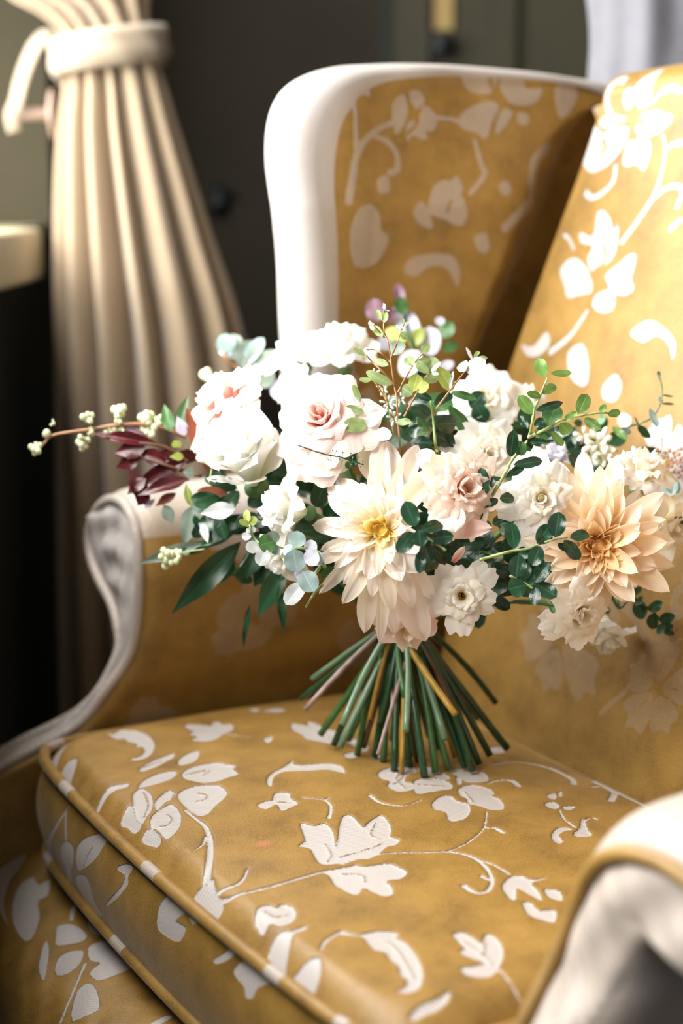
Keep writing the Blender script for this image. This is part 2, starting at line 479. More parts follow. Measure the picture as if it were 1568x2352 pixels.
# --- the seat cushion's top
PS = Pattern(((0, 0, 1), 0.0), (0, 1))
for q in [
    c6((490,115),(520,125),(545,105),(590,105),(640,115),(690,145),(712,185),(700,220),(670,245),(620,255),(600,245),(640,235),(665,210),(650,190),(625,195),(628,175),(590,165),(575,148),(545,150),(520,140)),
    c6((195,150),(225,135),(255,150),(320,135),(290,160),(262,190),(240,225),(215,215),(205,180)),
    c6((255,240),(300,215),(355,220),(340,255),(300,275)),
    c6((850,90),(890,88),(940,95),(965,100),(980,80),(1010,82),(1020,95),(1065,95),(1068,125),(1040,140),(1020,150),(985,175),(930,182),(880,170),(905,155),(870,140),(890,125),(860,110)),
    c6((1210,175),(1250,165),(1245,190),(1225,200)),
    c6((1340,95),(1405,108),(1415,85),(1480,112),(1500,125),(1568,150),(1580,190),(1568,215),(1500,200),(1430,185),(1400,175),(1385,155),(1340,125)),
    c7((30,188),(70,178),(118,215),(110,245),(70,230)), c7((8,262),(45,250),(80,262),(45,282)), c7((130,268),(170,262),(212,285),(170,290)),
    c6((1145,20),(1170,10),(1195,22),(1170,34)), c6((1200,28),(1270,12),(1310,26),(1270,38)),
    c7((668,205),(710,192),(755,200),(740,225),(690,228)),
    # peony on the left
    c6((640,300),(670,275),(740,245),(800,230),(795,250),(760,270),(720,290),(690,300),(655,310)),
    c6((820,265),(850,240),(910,225),(915,250),(890,275),(840,290),(820,285)),
    c6((635,380),(660,350),(720,325),(790,315),(815,325),(790,350),(740,365),(690,375)),
    c6((835,335),(860,310),(930,290),(1000,285),(1040,295),(1085,305),(1070,320),(1095,345),(1050,360),(1000,375),(940,380),(880,365),(850,355)),
    c6((815,430),(840,405),(900,390),(960,390),(1010,395),(1045,430),(1020,460),(990,480),(960,510),(920,520),(880,500),(845,470)),
    c6((610,410),(640,385),(670,390),(700,420),(700,470),(670,510),(650,520),(620,480)),
    c6((710,450),(740,420),(780,400),(810,420),(790,440),(760,450),(720,480)),
    c6((700,500),(750,470),(790,460),(830,500),(830,550),(800,590),(770,605),(750,590),(720,560),(690,540)),
    c6((555,475),(600,445),(622,490),(650,525),(620,530),(585,500)),
    c6((650,560),(690,545),(740,590),(730,610),(690,590)),
    c6((430,395),(500,365),(590,358),(580,375),(500,385),(450,400)),
    c6((890,790),(960,790),(985,830),(1030,870),(990,880),(940,840)),
    # maple-like leaf in the middle
    [(690,1928),(720,1935),(745,1930),(765,1950),(770,1985),(776,1960),(784,1920),(804,1914),(822,1930),(834,1940),(849,1928),(874,1915),(892,1930),(899,1950),(895,1962),(917,1968),(909,1980),(887,1985),(869,2000),(844,2012),(814,2012),(784,2020),(745,2022),(730,2015),(720,2000),(710,1985),(685,1980),(700,1968),(695,1950)],
    [(740,2036),(784,2030),(814,2025),(834,2028),(859,2025),(894,2022),(919,2032),(934,2042),(919,2055),(887,2058),(899,2072),(901,2085),(884,2090),(859,2083),(834,2072),(821,2085),(804,2083),(784,2073),(768,2064),(755,2045)],
    # leaf to the right
    c7((735,860),(770,820),(820,815),(870,830),(940,820),(920,830),(870,845),(900,880),(920,920),(870,900),(830,880),(800,870),(800,910),(780,920),(750,890)),
    c7((930,870),(1000,880),(1010,920),(950,905)),
    c7((830,930),(870,930),(900,960),(980,960),(975,1010),(920,1000),(870,985),(845,965)),
    # rose at the back
    c7((165,355),(200,330),(270,318),(330,325),(345,345),(300,360),(290,390),(330,400),(320,430),(260,440),(210,415),(220,390),(185,380)),
    c7((330,390),(370,375),(440,375),(500,395),(505,420),(460,430),(400,440),(350,450),(330,430)),
    c7((345,325),(400,320),(460,345),(500,370),(470,380),(420,365),(370,350)),
    c7((495,330),(560,320),(620,325),(665,350),(670,380),(620,390),(570,390),(550,370),(510,350)),
    c7((525,365),(550,370),(550,395),(530,400)),
    c7((535,420),(600,400),(680,420),(700,440),(690,450),(730,470),(745,510),(690,520),(640,505),(580,490),(570,465),(545,455)),
    c7((415,490),(450,460),(500,455),(530,480),(580,490),(590,530),(560,565),(510,578),(485,565),(475,535),(430,525),(415,510)),
    # small flowers
    c7((930,480),(970,470),(1000,490),(980,505),(950,500)), c7((940,440),(975,430),(985,455),(960,460)), c7((990,425),(1008,420),(1012,440),(998,446)),
    c7((1015,490),(1070,490),(1050,505),(1020,505)),
    c7((960,640),(980,600),(1020,590),(1060,600),(1020,610),(995,630),(1015,660),(990,670)),
    c7((1060,625),(1090,590),(1100,545),(1120,570),(1130,600),(1150,625),(1100,635)),
    c6((1180,490),(1220,475),(1250,470),(1265,440),(1330,445),(1335,465),(1370,490),(1340,505),(1290,520),(1270,490),(1220,510)),
    c6((1225,380),(1250,345),(1300,320),(1345,290),(1350,310),(1420,310),(1500,305),(1568,320),(1584,352),(1568,350),(1500,335),(1420,340),(1350,340),(1290,345),(1255,370),(1250,410),(1232,405)),
    # lower left flower
    c6((1170,950),(1190,920),(1240,915),(1270,930),(1300,915),(1350,935),(1360,970),(1335,1000),(1290,1010),(1240,990),(1210,1010),(1175,975)),
    c6((1230,1060),(1290,1030),(1340,1035),(1400,1015),(1405,1030),(1350,1050),(1330,1090),(1300,1140),(1270,1110)),
    c6((1290,1165),(1340,1155),(1460,1150),(1475,1200),(1440,1230),(1450,1260),(1400,1230),(1340,1200)),
    # lower scroll and leaf
    c7((0,1045),(80,1060),(160,1045),(260,1055),(240,1075),(200,1065),(270,1085),(330,1140),(370,1220),(360,1290),(310,1315),(250,1310),(290,1290),(300,1260),(270,1240),(260,1200),(220,1170),(200,1140),(150,1130),(120,1100),(90,1070),(0,1062)),
    c7((510,1060),(560,1055),(610,1080),(640,1100),(660,1060),(700,1070),(735,1110),(740,1160),(715,1210),(690,1240),(640,1250),(570,1240),(545,1210),(600,1200),(650,1185),(590,1165),(540,1140),(560,1120),(530,1090)),
    c7((310,1390),(360,1360),(430,1340),(490,1310),(490,1340),(440,1370),(370,1390),(330,1400)),
]:
    PS.poly(q)
for q, a, b in [
    (c6((1040,145),(1090,160),(1150,168)), 2.5, 1.2),
    (c6((850,490),(900,530),(945,570),(965,630),(965,700),(950,780)), 3, 8), (c6((890,670),(930,650),(945,615)), 2, 4),
    (c6((970,790),(990,840),(1040,860),(1100,860),(1250,840),(1400,810),(1500,790),(1568,785)), 7, 2.5),
    (c6((1010,830),(1080,825),(1120,800),(1140,760)), 6, 2.5),
    (c7((0,765),(100,735),(220,718),(370,715),(480,712),(560,722),(620,745),(670,790),(690,840),(670,880),(630,890),(590,880),(560,860)), 2.5, 6),
    (c7((480,712),(560,680),(620,640),(655,600),(665,530)), 3, 2), (c7((655,605),(700,605),(740,625)), 3, 6), (c7((620,745),(700,770),(770,810)), 2.5, 2.5),
    (c7((640,818),(672,832)), 4, 5),
    (c7((130,460),(170,490),(230,505),(300,505),(360,480)), 5, 2), (c7((665,395),(720,375),(780,375),(810,400)), 3, 7),
    (c7((1000,510),(1020,550),(1070,590)), 2, 3), (c7((1110,560),(1140,540),(1170,545)), 3, 3),
    (c7((1150,380),(1200,372),(1250,400),(1235,450)), 5, 8), (c7((700,290),(800,268),(950,290),(1050,340),(1062,372)), 3, 7),
    (c6((1380,465),(1440,475),(1490,480),(1520,510),(1510,560)), 2, 4), (c6((1490,480),(1510,470)), 3, 3),
    (c6((1110,1010),(1142,1050),(1140,1085),(1100,1110),(1070,1112)), 3, 8),
    (c6((1470,1130),(1500,1085),(1568,1045)), 3, 5), (c7((715,1210),(780,1270),(820,1300)), 2.5, 2),
]:
    PS.stroke(q, a, b)
for q in [c6((895,455),(940,450),(945,430),(910,420)), c6((730,550),(770,545),(790,520),(770,500)), c6((850,335),(960,318),(930,342)), c6((830,330),(790,440),(750,470)),
          [(745,1975),(760,2000),(750,2015)], [(780,2006),(850,1987),(875,1976)], [(784,2042),(830,2045),(838,2060)], [(862,1930),(850,1955),(870,1965)],
          c7((350,402),(470,408)), c7((215,345),(260,350),(250,380),(290,420)), c7((560,430),(590,465),(600,480)), c7((300,345),(250,395),(230,400)),
          c7((560,1090),(650,1150),(690,1190)), c7((655,1090),(650,1150)), c6((1275,480),(1310,482)), c6((650,290),(740,262)), c6((660,400),(680,450),(665,500)),
          c7((180,1075),(240,1110),(290,1180),(330,1250)), c6((1215,940),(1260,965),(1320,960))]:
    PS.vein(q, 1.7)
PS.blossom(0.06, 0.22, 0.04, 1.0)

# --- boxing of the cushion front, (v, z)
PBX = Pattern(((1, 0, 0), 0.475), (1, 2))
for q in [
    c6((130,480),(150,475),(165,500),(150,520),(190,560),(200,545),(230,570),(270,560),(310,510),(350,430),(360,420),(330,500),(290,570),(260,640),(240,690),(235,650),(210,640),(190,660),(180,630),(150,590),(135,540)),
    c6((430,620),(440,580),(470,550),(520,540),(550,550),(540,600),(525,640),(500,670),(470,690),(440,700),(430,660)),
    c6((350,590),(385,570),(415,600),(415,660),(395,700),(370,765),(345,750),(360,690),(345,660)),
    c6((410,740),(470,720),(495,760),(510,860),(540,920),(480,900),(430,840)),
    c6((620,685),(650,675),(680,690),(670,730),(675,765),(640,820),(590,860),(580,855),(630,800),(655,760),(655,720),(630,705)),
    c6((820,850),(860,810),(910,840),(990,890),(985,930),(960,950),(940,920),(920,900),(890,930),(935,960),(930,1010),(910,1020),(860,990),(825,950)),
    c6((1150,1150),(1190,1115),(1220,1140),(1260,1180),(1290,1220),(1250,1240),(1240,1280),(1215,1280),(1200,1230),(1165,1190)),
    c6((1065,1110),(1100,1080),(1120,1050),(1105,1015),(1140,1040),(1145,1080),(1110,1115),(1080,1125)),
]:
    PBX.poly(q)
PBX.stroke(c6((355,450),(365,500),(375,555)), 4, 5)
PBX.vein(c6((500,590),(480,640),(470,680)), 2); PBX.vein(c6((385,640),(390,690)), 2)
PBX.blossom(-0.34, -0.06, 0.035, 0.7)

# --- front platform below the cushion, (u, v)
PPL = Pattern(((0, 0, 1), -0.165), (0, 1))
for q in [
    c6((0,800),(60,760),(130,740),(110,800),(60,860),(40,930),(60,1000),(30,960),(0,900)),
    c6((80,940),(110,870),(170,850),(200,880),(250,860),(245,920),(200,940),(210,1010),(180,1080),(140,1080),(90,1010)),
    c6((300,1060),(400,1080),(430,1130),(300,1140),(290,1100)), c6((290,1240),(300,1190),(360,1170),(420,1180),(400,1230),(340,1255)),
    c6((440,1170),(480,1150),(560,1140),(620,1190),(660,1250),(640,1280),(570,1300),(490,1310),(450,1270),(500,1240),(450,1220)),
    c6((370,1424),(390,1330),(450,1310),(490,1360),(490,1424)), c6((210,1200),(240,1110),(260,1150),(240,1250)), c6((440,1060),(490,1040),(600,1100),(510,1120),(460,1110)),
]:
    PPL.poly(q)
PPL.stroke(c6((360,1050),(365,1010),(385,980)), 4, 7); PPL.stroke(c6((300,1424),(370,1330),(430,1230)), 3, 4)
PPL.blossom(0.53, -0.16, 0.05, 0.2); PPL.blossom(0.53, -0.32, 0.05, 1.2)

# --- backrest, (v, z)
PBK = Pattern(((1, 0, 0.27), 0.0), (1, 2))
for q in [
    cb((720,190),(740,140),(790,130),(830,90),(915,50),(900,110),(895,160),(905,200),(860,230),(820,240),(800,200),(770,230),(740,240)),
    cb((800,340),(830,270),(900,245),(950,240),(970,260),(1010,265),(1020,300),(970,360),(900,400),(840,405),(800,380)),
    cb((585,300),(640,270),(720,275),(750,300),(690,330),(630,355),(590,340)),
    cb((500,350),(560,340),(600,380),(680,350),(750,340),(755,400),(720,470),(660,550),(600,600),(530,620),(480,560),(480,480)),
    cb((735,480),(770,420),(850,410),(890,440),(885,520),(850,610),(800,570),(750,585),(720,560)),
    cb((580,860),(620,845),(660,890),(680,950),(690,990),(700,910),(715,980),(700,1100),(650,1170),(600,1180),(560,1210),(530,1130),(560,1060),(490,1040),(480,970),(560,1000)),
    cb((370,1200),(430,1130),(490,1140),(540,1210),(570,1290),(560,1340),(480,1360),(420,1370),(400,1300)),
    cb((640,1240),(700,1180),(780,1110),(825,1110),(815,1200),(800,1260),(820,1310),(770,1360),(700,1340)),
    cb((570,1400),(600,1340),(680,1320),(710,1380),(690,1450),(620,1460),(580,1430)),
    cb((800,1580),(900,1500),(1000,1540),(1080,1640),(1060,1750),(1030,1650),(960,1600),(880,1640)),
    cb((150,1640),(220,1660),(300,1570),(320,1650),(250,1720),(180,1710)),
    cb((430,1700),(520,1640),(560,1780),(540,1900),(450,1850)), cb((640,1900),(720,1820),(760,1900),(720,1990),(650,1980)),
]:
    PBK.poly(q)
for q, a, b in [
    (cb((710,110),(660,115),(630,160),(630,220),(650,260)), 5, 7), (cb((680,580),(670,670),(620,730),(550,770),(510,740)), 6, 7), (cb((910,190),(950,140),(1020,120),(1075,130)), 4, 7),
    (cb((960,390),(975,460),(960,600),(920,750),(830,900),(740,1030)), 4, 8), (cb((975,490),(1020,450),(1070,440)), 4, 8), (cb((920,770),(990,710),(1060,700),(1090,740),(1060,820)), 6, 8),
    (cb((1030,950),(1090,900)), 10, 6), (cb((450,1080),(420,1020),(390,990)), 4, 5), (cb((540,1450),(440,1600),(330,1690)), 5, 8),
    ([(1380,1640),(1470,1560),(1568,1470)], 6, 5),
]:
    PBK.stroke(q, a, b)
PBK.vein(cb((820,310),(850,315)), 5); PBK.vein(cb((600,420),(620,470),(590,500)), 5); PBK.vein(cb((630,1050),(640,1120),(625,1170)), 4); PBK.vein(cb((760,250),(775,330),(790,430)), 4)
PBK.blossom(.05, .10, .075, 1.1); PBK.blossom(-.11, .09, .06, .3)
PBK.blossom(-0.10, 0.58, 0.07, 0.3); PBK.blossom(-0.22, 0.42, 0.07, 1.5); PBK.blossom(-0.05, 0.30, 0.06, 2.2); PBK.blossom(-0.28, 0.62, 0.06, 2.9); PBK.blossom(-0.25, 0.2, 0.06, .2)

# --- inside of the far wing, (u, z)
PWG = Pattern(((0, 1, 0), 0.27), (0, 2))
for q in [
    cw((480,230),(520,190),(540,235),(530,300),(500,350),(485,300)), cw((545,185),(580,175),(605,215),(575,250),(555,230)), cw((600,235),(640,260),(650,310),(622,335),(585,295)), cw((535,315),(570,290),(610,335),(610,370),(562,350),(540,375)),
    cw((730,80),(860,85),(882,140),(855,190),(780,180),(740,120)), cw((900,120),(970,110),(990,170),(1045,170),(1010,230),(935,232),(900,190)), cw((740,270),(800,230),(862,215),(882,245),(855,300),(830,365),(800,340),(740,320)),
    cw((895,250),(935,252),(905,312),(868,345),(875,290)), cw((950,262),(990,270),(982,312),(952,302)), cw((690,560),(720,500),(745,560)), cw((560,640),(600,600),(640,700),(590,690)), cw((420,520),(460,500),(470,560),(430,570)),
    cw((640,540),(700,520),(740,580),(760,650),(740,695),(680,670),(620,640)), cw((340,640),(390,610),(430,650),(440,710),(475,740),(430,840),(350,850),(320,740)),
    cw((540,870),(560,820),(640,800),(720,810),(750,870),(740,930),(700,860),(640,850),(580,890)), cw((1090,170),(1150,130),(1180,180),(1140,260),(1100,280)),
    cw((790,740),(830,720),(850,780),(820,800)), cw((870,540),(900,520),(920,560),(890,580)),
]:
    PWG.poly(q)
for q, a, b in [
    (cw((480,300),(400,340),(345,410),(325,500),(310,600)), 6, 9), (cw((400,350),(460,370),(500,420),(500,480),(470,490)), 6, 8), (cw((640,280),(700,285),(730,295)), 5, 5),
    (cw((790,370),(810,460),(820,500),(770,570)), 5, 6), (cw((310,170),(330,260),(335,400)), 4, 6), (cw((1000,560),(1010,450),(1060,400)), 9, 12),
    (cw((900,700),(960,640),(1000,600)), 10, 14), (cw((300,160),(350,165),(380,190)), 4, 7),
]:
    PWG.stroke(q, a, b)
PWG.vein(cw((560,240),(575,300),(540,340)), 4); PWG.vein(cw((850,110),(880,200),(930,250)), 5); PWG.vein(cw((700,600),(690,640)), 4)

# --- plain filler for the arms, (u, z)
PAR = Pattern(None, (0, 2))
PAR.blossom(0.22, 0.10, 0.06, 0.5); PAR.blossom(0.06, 0.05, 0.055, 1.7); PAR.blossom(0.33, -0.02, 0.05, 2.6); PAR.blossom(-0.05, 0.14, 0.05, 0.9); PAR.blossom(0.14, 0.22, 0.05, 2.2)

PWG.blossom(.10, .33, .05, .6); PWG.blossom(.0, .30, .055, 2.0); PWG.blossom(.13, .21, .045, 1.2); PWG.blossom(.02, .17, .05, 3.0); PWG.blossom(.20, .55, .045, .2); PWG.blossom(.20, .66, .04, 1.9)
# ------------------------------------------------------------------ the room
def struct(o):
    o['kind'] = 'structure'
    return o

XW = -0.50            # window wall
m = MB(); m.box(-1.2, 3.0, -1.5, 3.4, -0.1, 0.0); struct(m.build('floor', M_FLOOR, smooth=False))
m = MB(); m.box(-1.2, 3.0, -1.5, 3.4, 2.6, 2.7); struct(m.build('ceiling', M_CEIL, smooth=False))
m = MB(); m.box(-0.75, 3.0, 3.3, 3.4, 0, 2.6); struct(m.build('wall_back', M_WALL, smooth=False))
m = MB(); m.box(2.9, 3.0, -1.5, 3.3, 0, 2.6); struct(m.build('wall_right', M_WALL, smooth=False))
WY0, WY1, WZ0, WZ1 = 0.30, 2.84, 0.97, 2.0
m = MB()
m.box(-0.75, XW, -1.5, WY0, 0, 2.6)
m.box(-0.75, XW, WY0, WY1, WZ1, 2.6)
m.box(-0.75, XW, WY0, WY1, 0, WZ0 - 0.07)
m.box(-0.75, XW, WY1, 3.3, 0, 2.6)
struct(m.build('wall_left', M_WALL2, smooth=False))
# painted lining of the window reveal and its flat casing
m = MB()
m.box(-0.74, XW + 0.012, WY1 - 0.012, WY1, WZ0, WZ1)
m.box(XW, XW + 0.012, WY1, WY1 + 0.36, WZ0 - 0.02, WZ1 + 0.1)
m.box(-0.74, XW + 0.012, WY0, WY0 + 0.012, WZ0, WZ1)
m.box(-0.74, XW + 0.012, WY0, WY1, WZ1 - 0.012, WZ1)
struct(m.build('trim_1', M_REVEAL, smooth=False))
# deep cream sill
def rounded_box(x0, x1, y0, y1, z0, z1, r=0.008, n=3):
    mm = MB()
    prof = []
    for cx, cz, a0 in ((x1 - r, z1 - r, 0), (x0 + r, z1 - r, 90), (x0 + r, z0 + r, 180), (x1 - r, z0 + r, 270)):
        for k in range(n + 1):
            a = math.radians(a0 + 90 * k / n)
            prof.append((cx + r * math.cos(a), cz + r * math.sin(a)))
    V = [(p[0], y, p[1]) for y in (y0, y1) for p in prof]
    q = len(prof)
    mm.add(V, grid_faces(2, q, wrap_m=True) + [tuple(range(q))[::-1], tuple(range(q, 2 * q))])
    return mm
sb_ = rounded_box(-0.74, -0.447, WY0 - 0.05, 2.50, 0.897, 0.972); sb_.box(-0.74, XW - .004, 2.49, WY1, .90, .970)
struct(sb_.build('trim_2', M_SILL, smooth=False))
# the window itself: frame with glazing bars, panes as children
m = MB()
for y in (WY0, 1.14, 1.98, WY1 - 0.05): m.box(-0.745, -0.695, y, y + 0.05, WZ0, WZ1)
for z in (WZ0, 1.47, WZ1 - 0.05): m.box(-0.742, -0.698, WY0, WY1, z, z + 0.045)
win = struct(m.build('window_1', plain('white_window_paint', (0.75, 0.74, 0.70), 0.4, 0.03), smooth=False))
gm, nt, out = new_mat('window_glass')
tr = N(nt, 'ShaderNodeBsdfTransparent'); tr.inputs[0].default_value = (0.98, 0.99, 0.99, 1)
gl = N(nt, 'ShaderNodeBsdfGlossy'); gl.inputs['Roughness'].default_value = 0.02
mx = N(nt, 'ShaderNodeMixShader'); mx.inputs[0].default_value = 0.05
nt.links.new(tr.outputs[0], mx.inputs[1]); nt.links.new(gl.outputs[0], mx.inputs[2]); nt.links.new(mx.outputs[0], out.inputs[0])
for y0, y1 in ((WY0 + .05, 1.14), (1.19, 1.98), (2.03, WY1 - .05)):
    for z0, z1 in ((WZ0 + .045, 1.47), (1.515, WZ1 - .05)):
        p = MB(); p.box(-0.722, -0.718, y0, y1, z0, z1); p.build('pane', gm, win, smooth=False)
# panelled door in the back wall
def bx(px, d=3.3): return (px - 784) / FPX * d * 1.0
dr = MB(); dr.box(bx(912), bx(1720), 3.272, 3.3, 0, 2.05)
door = struct(dr.build('door_1', M_DOOR, smooth=False))
for a, b in ((900, 975), (1108, 1165), (1640, 1720)):
    s = MB(); s.box(bx(a), bx(b), 3.250, 3.272, 0, 2.05); s.build('stile', M_DOOR, door, smooth=False)
for z0, z1 in ((0, .2), (.85, 1.0), (1.9, 2.05)):
    s = MB(); s.box(bx(975), bx(1640), 3.254, 3.272, z0, z1); s.build('rail', M_DOOR, door, smooth=False)
zc = P(1000, 82, 3.26)[2]
s = MB(); s.box(bx(986), bx(1028), 3.262, 3.271, zc, zc + 0.34); s.build('finger_plate', M_BRASS, door, smooth=False)['label'] = 'tan brass finger plate'
s = MB(); s.box(bx(980), bx(1018), 3.235, 3.271, zc - 0.05, zc - 0.006); s.ball((bx(1000), 3.225, zc - .03), .018); s.build('latch', M_DARKM, door, smooth=False)['label'] = 'dark iron latch'
s = MB(); s.box(bx(868), bx(902), 3.28, 3.3, 0, 2.1); struct(s.build('trim_3', M_DOORD, smooth=False))

# ------------------------------------------------------------------ the armchair
def CL(V, z0=0.0):
    V = np.asarray(V, float)
    return np.stack([V[:, 0], -V[:, 1], V[:, 2] + z0], 1)

chair = empty('wingback_armchair', (TX, TY, 0), TH)
tag(chair, 'gold and silver floral velvet wingback armchair holding the bouquet', 'armchair')

def wrinkle(Q, seed, f=30.0, n=5):
    r = np.random.default_rng(seed)
    out = np.zeros(len(Q))
    for i in range(n):
        k = r.normal(size=3) * f * (1 + .5 * i)
        out += np.sin(Q @ k + r.uniform(0, 6.28)) / (1 + .6 * i)
    return out

def piping(name, path, r, parent, z0, seed, closed=False, pale=0.25):
    """fabric-covered cord; short stretches of it are cut from the pale flowers"""
    pts = catmull(path, 5, closed)
    if closed:
        pts = np.vstack([pts, pts[:1]])
    mb = MB(); mb.tube(CL(pts, z0), r, 8, cap=not closed)
    s = np.arange(len(pts)) * 1.0
    rr = np.random.default_rng(seed)
    val = np.sin(s * .13 + rr.uniform(0, 6)) + np.sin(s * .057 + rr.uniform(0, 6)) + .6 * np.sin(s * .31 + rr.uniform(0, 6))
    val = np.where(val > 1.75 - 2.2 * pale, .01, -.01)
    return mb.build(name, FAB, parent, attr={'pat': np.repeat(val, 8), 'pat_strength': np.full(len(mb.V), .75)})

# --- backrest: padded inside panel rolled over the top, closed behind
def recl(z): return -0.27 * z
nv, nz_ = 280, 300
VB0, VB1 = 0.274, -0.475
V = []; Q = []
for i in range(nz_):
    t = i / (nz_ - 1)
    for j in range(nv):
        s = j / (nv - 1)
        zz_ = -0.12 + (.68 + .12) * min(1, t / .8)
        v0 = float(np.interp(zz_, [0, .35, .5, .69], [.286, .280, .258, .230]))
        v = v0 + (VB1 - v0) * s
        e = 1 - abs(2 * s - 1)                      # 0 at the sides
        pad = 0.070 * min(1, e / .075) ** .5 - .072
        ztop = 0.665 + 0.012 * math.sin(math.pi * min(1, max(0, s)))
        if t < 0.80:
            z = -0.12 + (ztop + .12) * t / 0.80
            u = recl(z) + pad * (1 if z < ztop - .12 else 1.0) + 0.010 * math.sin(max(0, min(1, (z) / .6)) * math.pi)
            qz = z
        else:
            a = (t - 0.80) / 0.20 * math.pi
            r = 0.042
            u = recl(ztop) + pad + r * math.cos(a) - r
            z = ztop + r * math.sin(a) * .75
            qz = ztop + .05 * (t - .8) / .2
        V.append((u, v, z)); Q.append((v, qz))
pat = PBK.ev(Q)
Qa = np.array(Q)
fd = np.clip(.17 + (Qa[:, 1] - .20) / .16, .17, 1.0)  # flowers weaker low down: glancing light on the pile put into the colour
o = mk('backrest', CL(V, SEAT), grid_faces(nz_, nv), FAB, chair, attr={'pat': pat, 'pat_strength': fd})
# outside back
mb = MB()
prof = []
V = []
for i in range(12):
    t = i / 11
    z = -0.30 + (0.67 + .30) * t
    for j in range(20):
        s = j / 19
        V.append((recl(z) - 0.105 - 0.02 * math.sin(math.pi * s), 0.35 + (-0.55 - .35) * s, z))
mb.add(CL(V, SEAT), grid_faces(12, 20, flip=True))
n0 = 12 * 20
mb.build('back_panel', FAB, chair, attr={'pat': np.full(len(mb.V), -.01)})

# --- wings
def wing(v_in, sgn, full=True):
    E = np.array([(0.030, 0.06), (0.090, 0.17), (0.138, 0.27), (0.158, 0.41), (0.166, 0.493), (0.178, 0.571), (0.180, 0.616), (0.172, 0.655), (0.150, 0.682), (0.108, 0.698), (0.05, 0.704), (-0.002, 0.706), (-0.08, 0.706), (-0.16, 0.702), (-0.25, 0.695)])
    C = np.array([(0.000, 0.05), (-0.02, 0.13), (-0.055, 0.24), (-0.085, 0.34), (-0.115, 0.42), (-0.145, 0.49), (-0.165, 0.535), (-0.18, 0.57), (-0.19, 0.60), (-0.20, 0.62), (-0.21, 0.635), (-0.22, 0.645), (-0.23, 0.655), (-0.245, 0.665), (-0.26, 0.67)])
    E = catmull(E, 20); C = catmull(C, 20)
    n = len(E)
    R = 0.036
    cols = []
    lowv = lambda z: .036 * max(0.0, min(1.0, (.55 - z) / .3)) if sgn > 0 else 0.0
    w_in = np.linspace(-0.35, 1, 125)
    w_out = np.linspace(1, -0.35, 12)
    V = []; Q = []
    for i in range(n):
        e, c = E[i], C[i]
        d = e - c
        L = np.linalg.norm(d); d = d / L
        core = e - d * R                           # centre line of the rolled edge
        row = []
        for w in w_in:
            p = c + (core - c) * w
            pad = 0.016 * max(0, min(1, (1 - w) * 4)) * (1 if w > 0 else 1)
            fl = 0.014 * max(0, w) ** 2
            row.append((p[0], v_in + sgn * (fl + pad * .6 + lowv(p[1]) + .050 * max(0.0, 1 - max(0.0, w + .05) / .20) ** 1.6), p[1], p[0], p[1]))
        for k in range(1, 16):
            a = math.pi * k / 16
            p = core + d * R * math.sin(a)
            row.append((p[0], v_in + sgn * (.014 + R - R * math.cos(a) + lowv(p[1])), p[1], core[0] + d[0] * R * a * .8, core[1] + d[1] * R * a * .8))
        for w in w_out:
            p = c + (core - c) * w
            row.append((p[0], v_in + sgn * (.014 + 2 * R - .01 * (1 - w) + lowv(p[1])), p[1], p[0] + .4, p[1]))
        m_ = len(row)
        V += [r[:3] for r in row]; Q += [r[3:] for r in row]
    V = np.array(V); Q = np.array(Q)
    V[:, 1] += sgn * .0022 * wrinkle(V, 5, 26)
    pat = PWG.ev(Q)
    col = np.tile(np.arange(m_), n)
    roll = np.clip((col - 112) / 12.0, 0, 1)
    lit_roll = .0045 + .004 * np.sin(V[:, 0] * 60 + V[:, 2] * 34) * np.sin(V[:, 2] * 52 + 1.0)
    pat = np.where((col > 116) & (col < 143), np.maximum(pat, lit_roll), pat)  # bright window light painted in: rolled edge forced to the pale weave
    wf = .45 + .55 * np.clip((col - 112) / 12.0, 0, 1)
    return V, pat, n, m_, wf
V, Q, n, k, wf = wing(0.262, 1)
mk('wing', CL(V, SEAT), grid_faces(n, k, flip=True), FAB, chair, attr={'pat': Q, 'pat_strength': wf})
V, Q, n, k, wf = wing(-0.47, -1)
mk('wing', CL(V, SEAT), grid_faces(n, k), FAB, chair, attr={'pat': Q, 'pat_strength': wf})

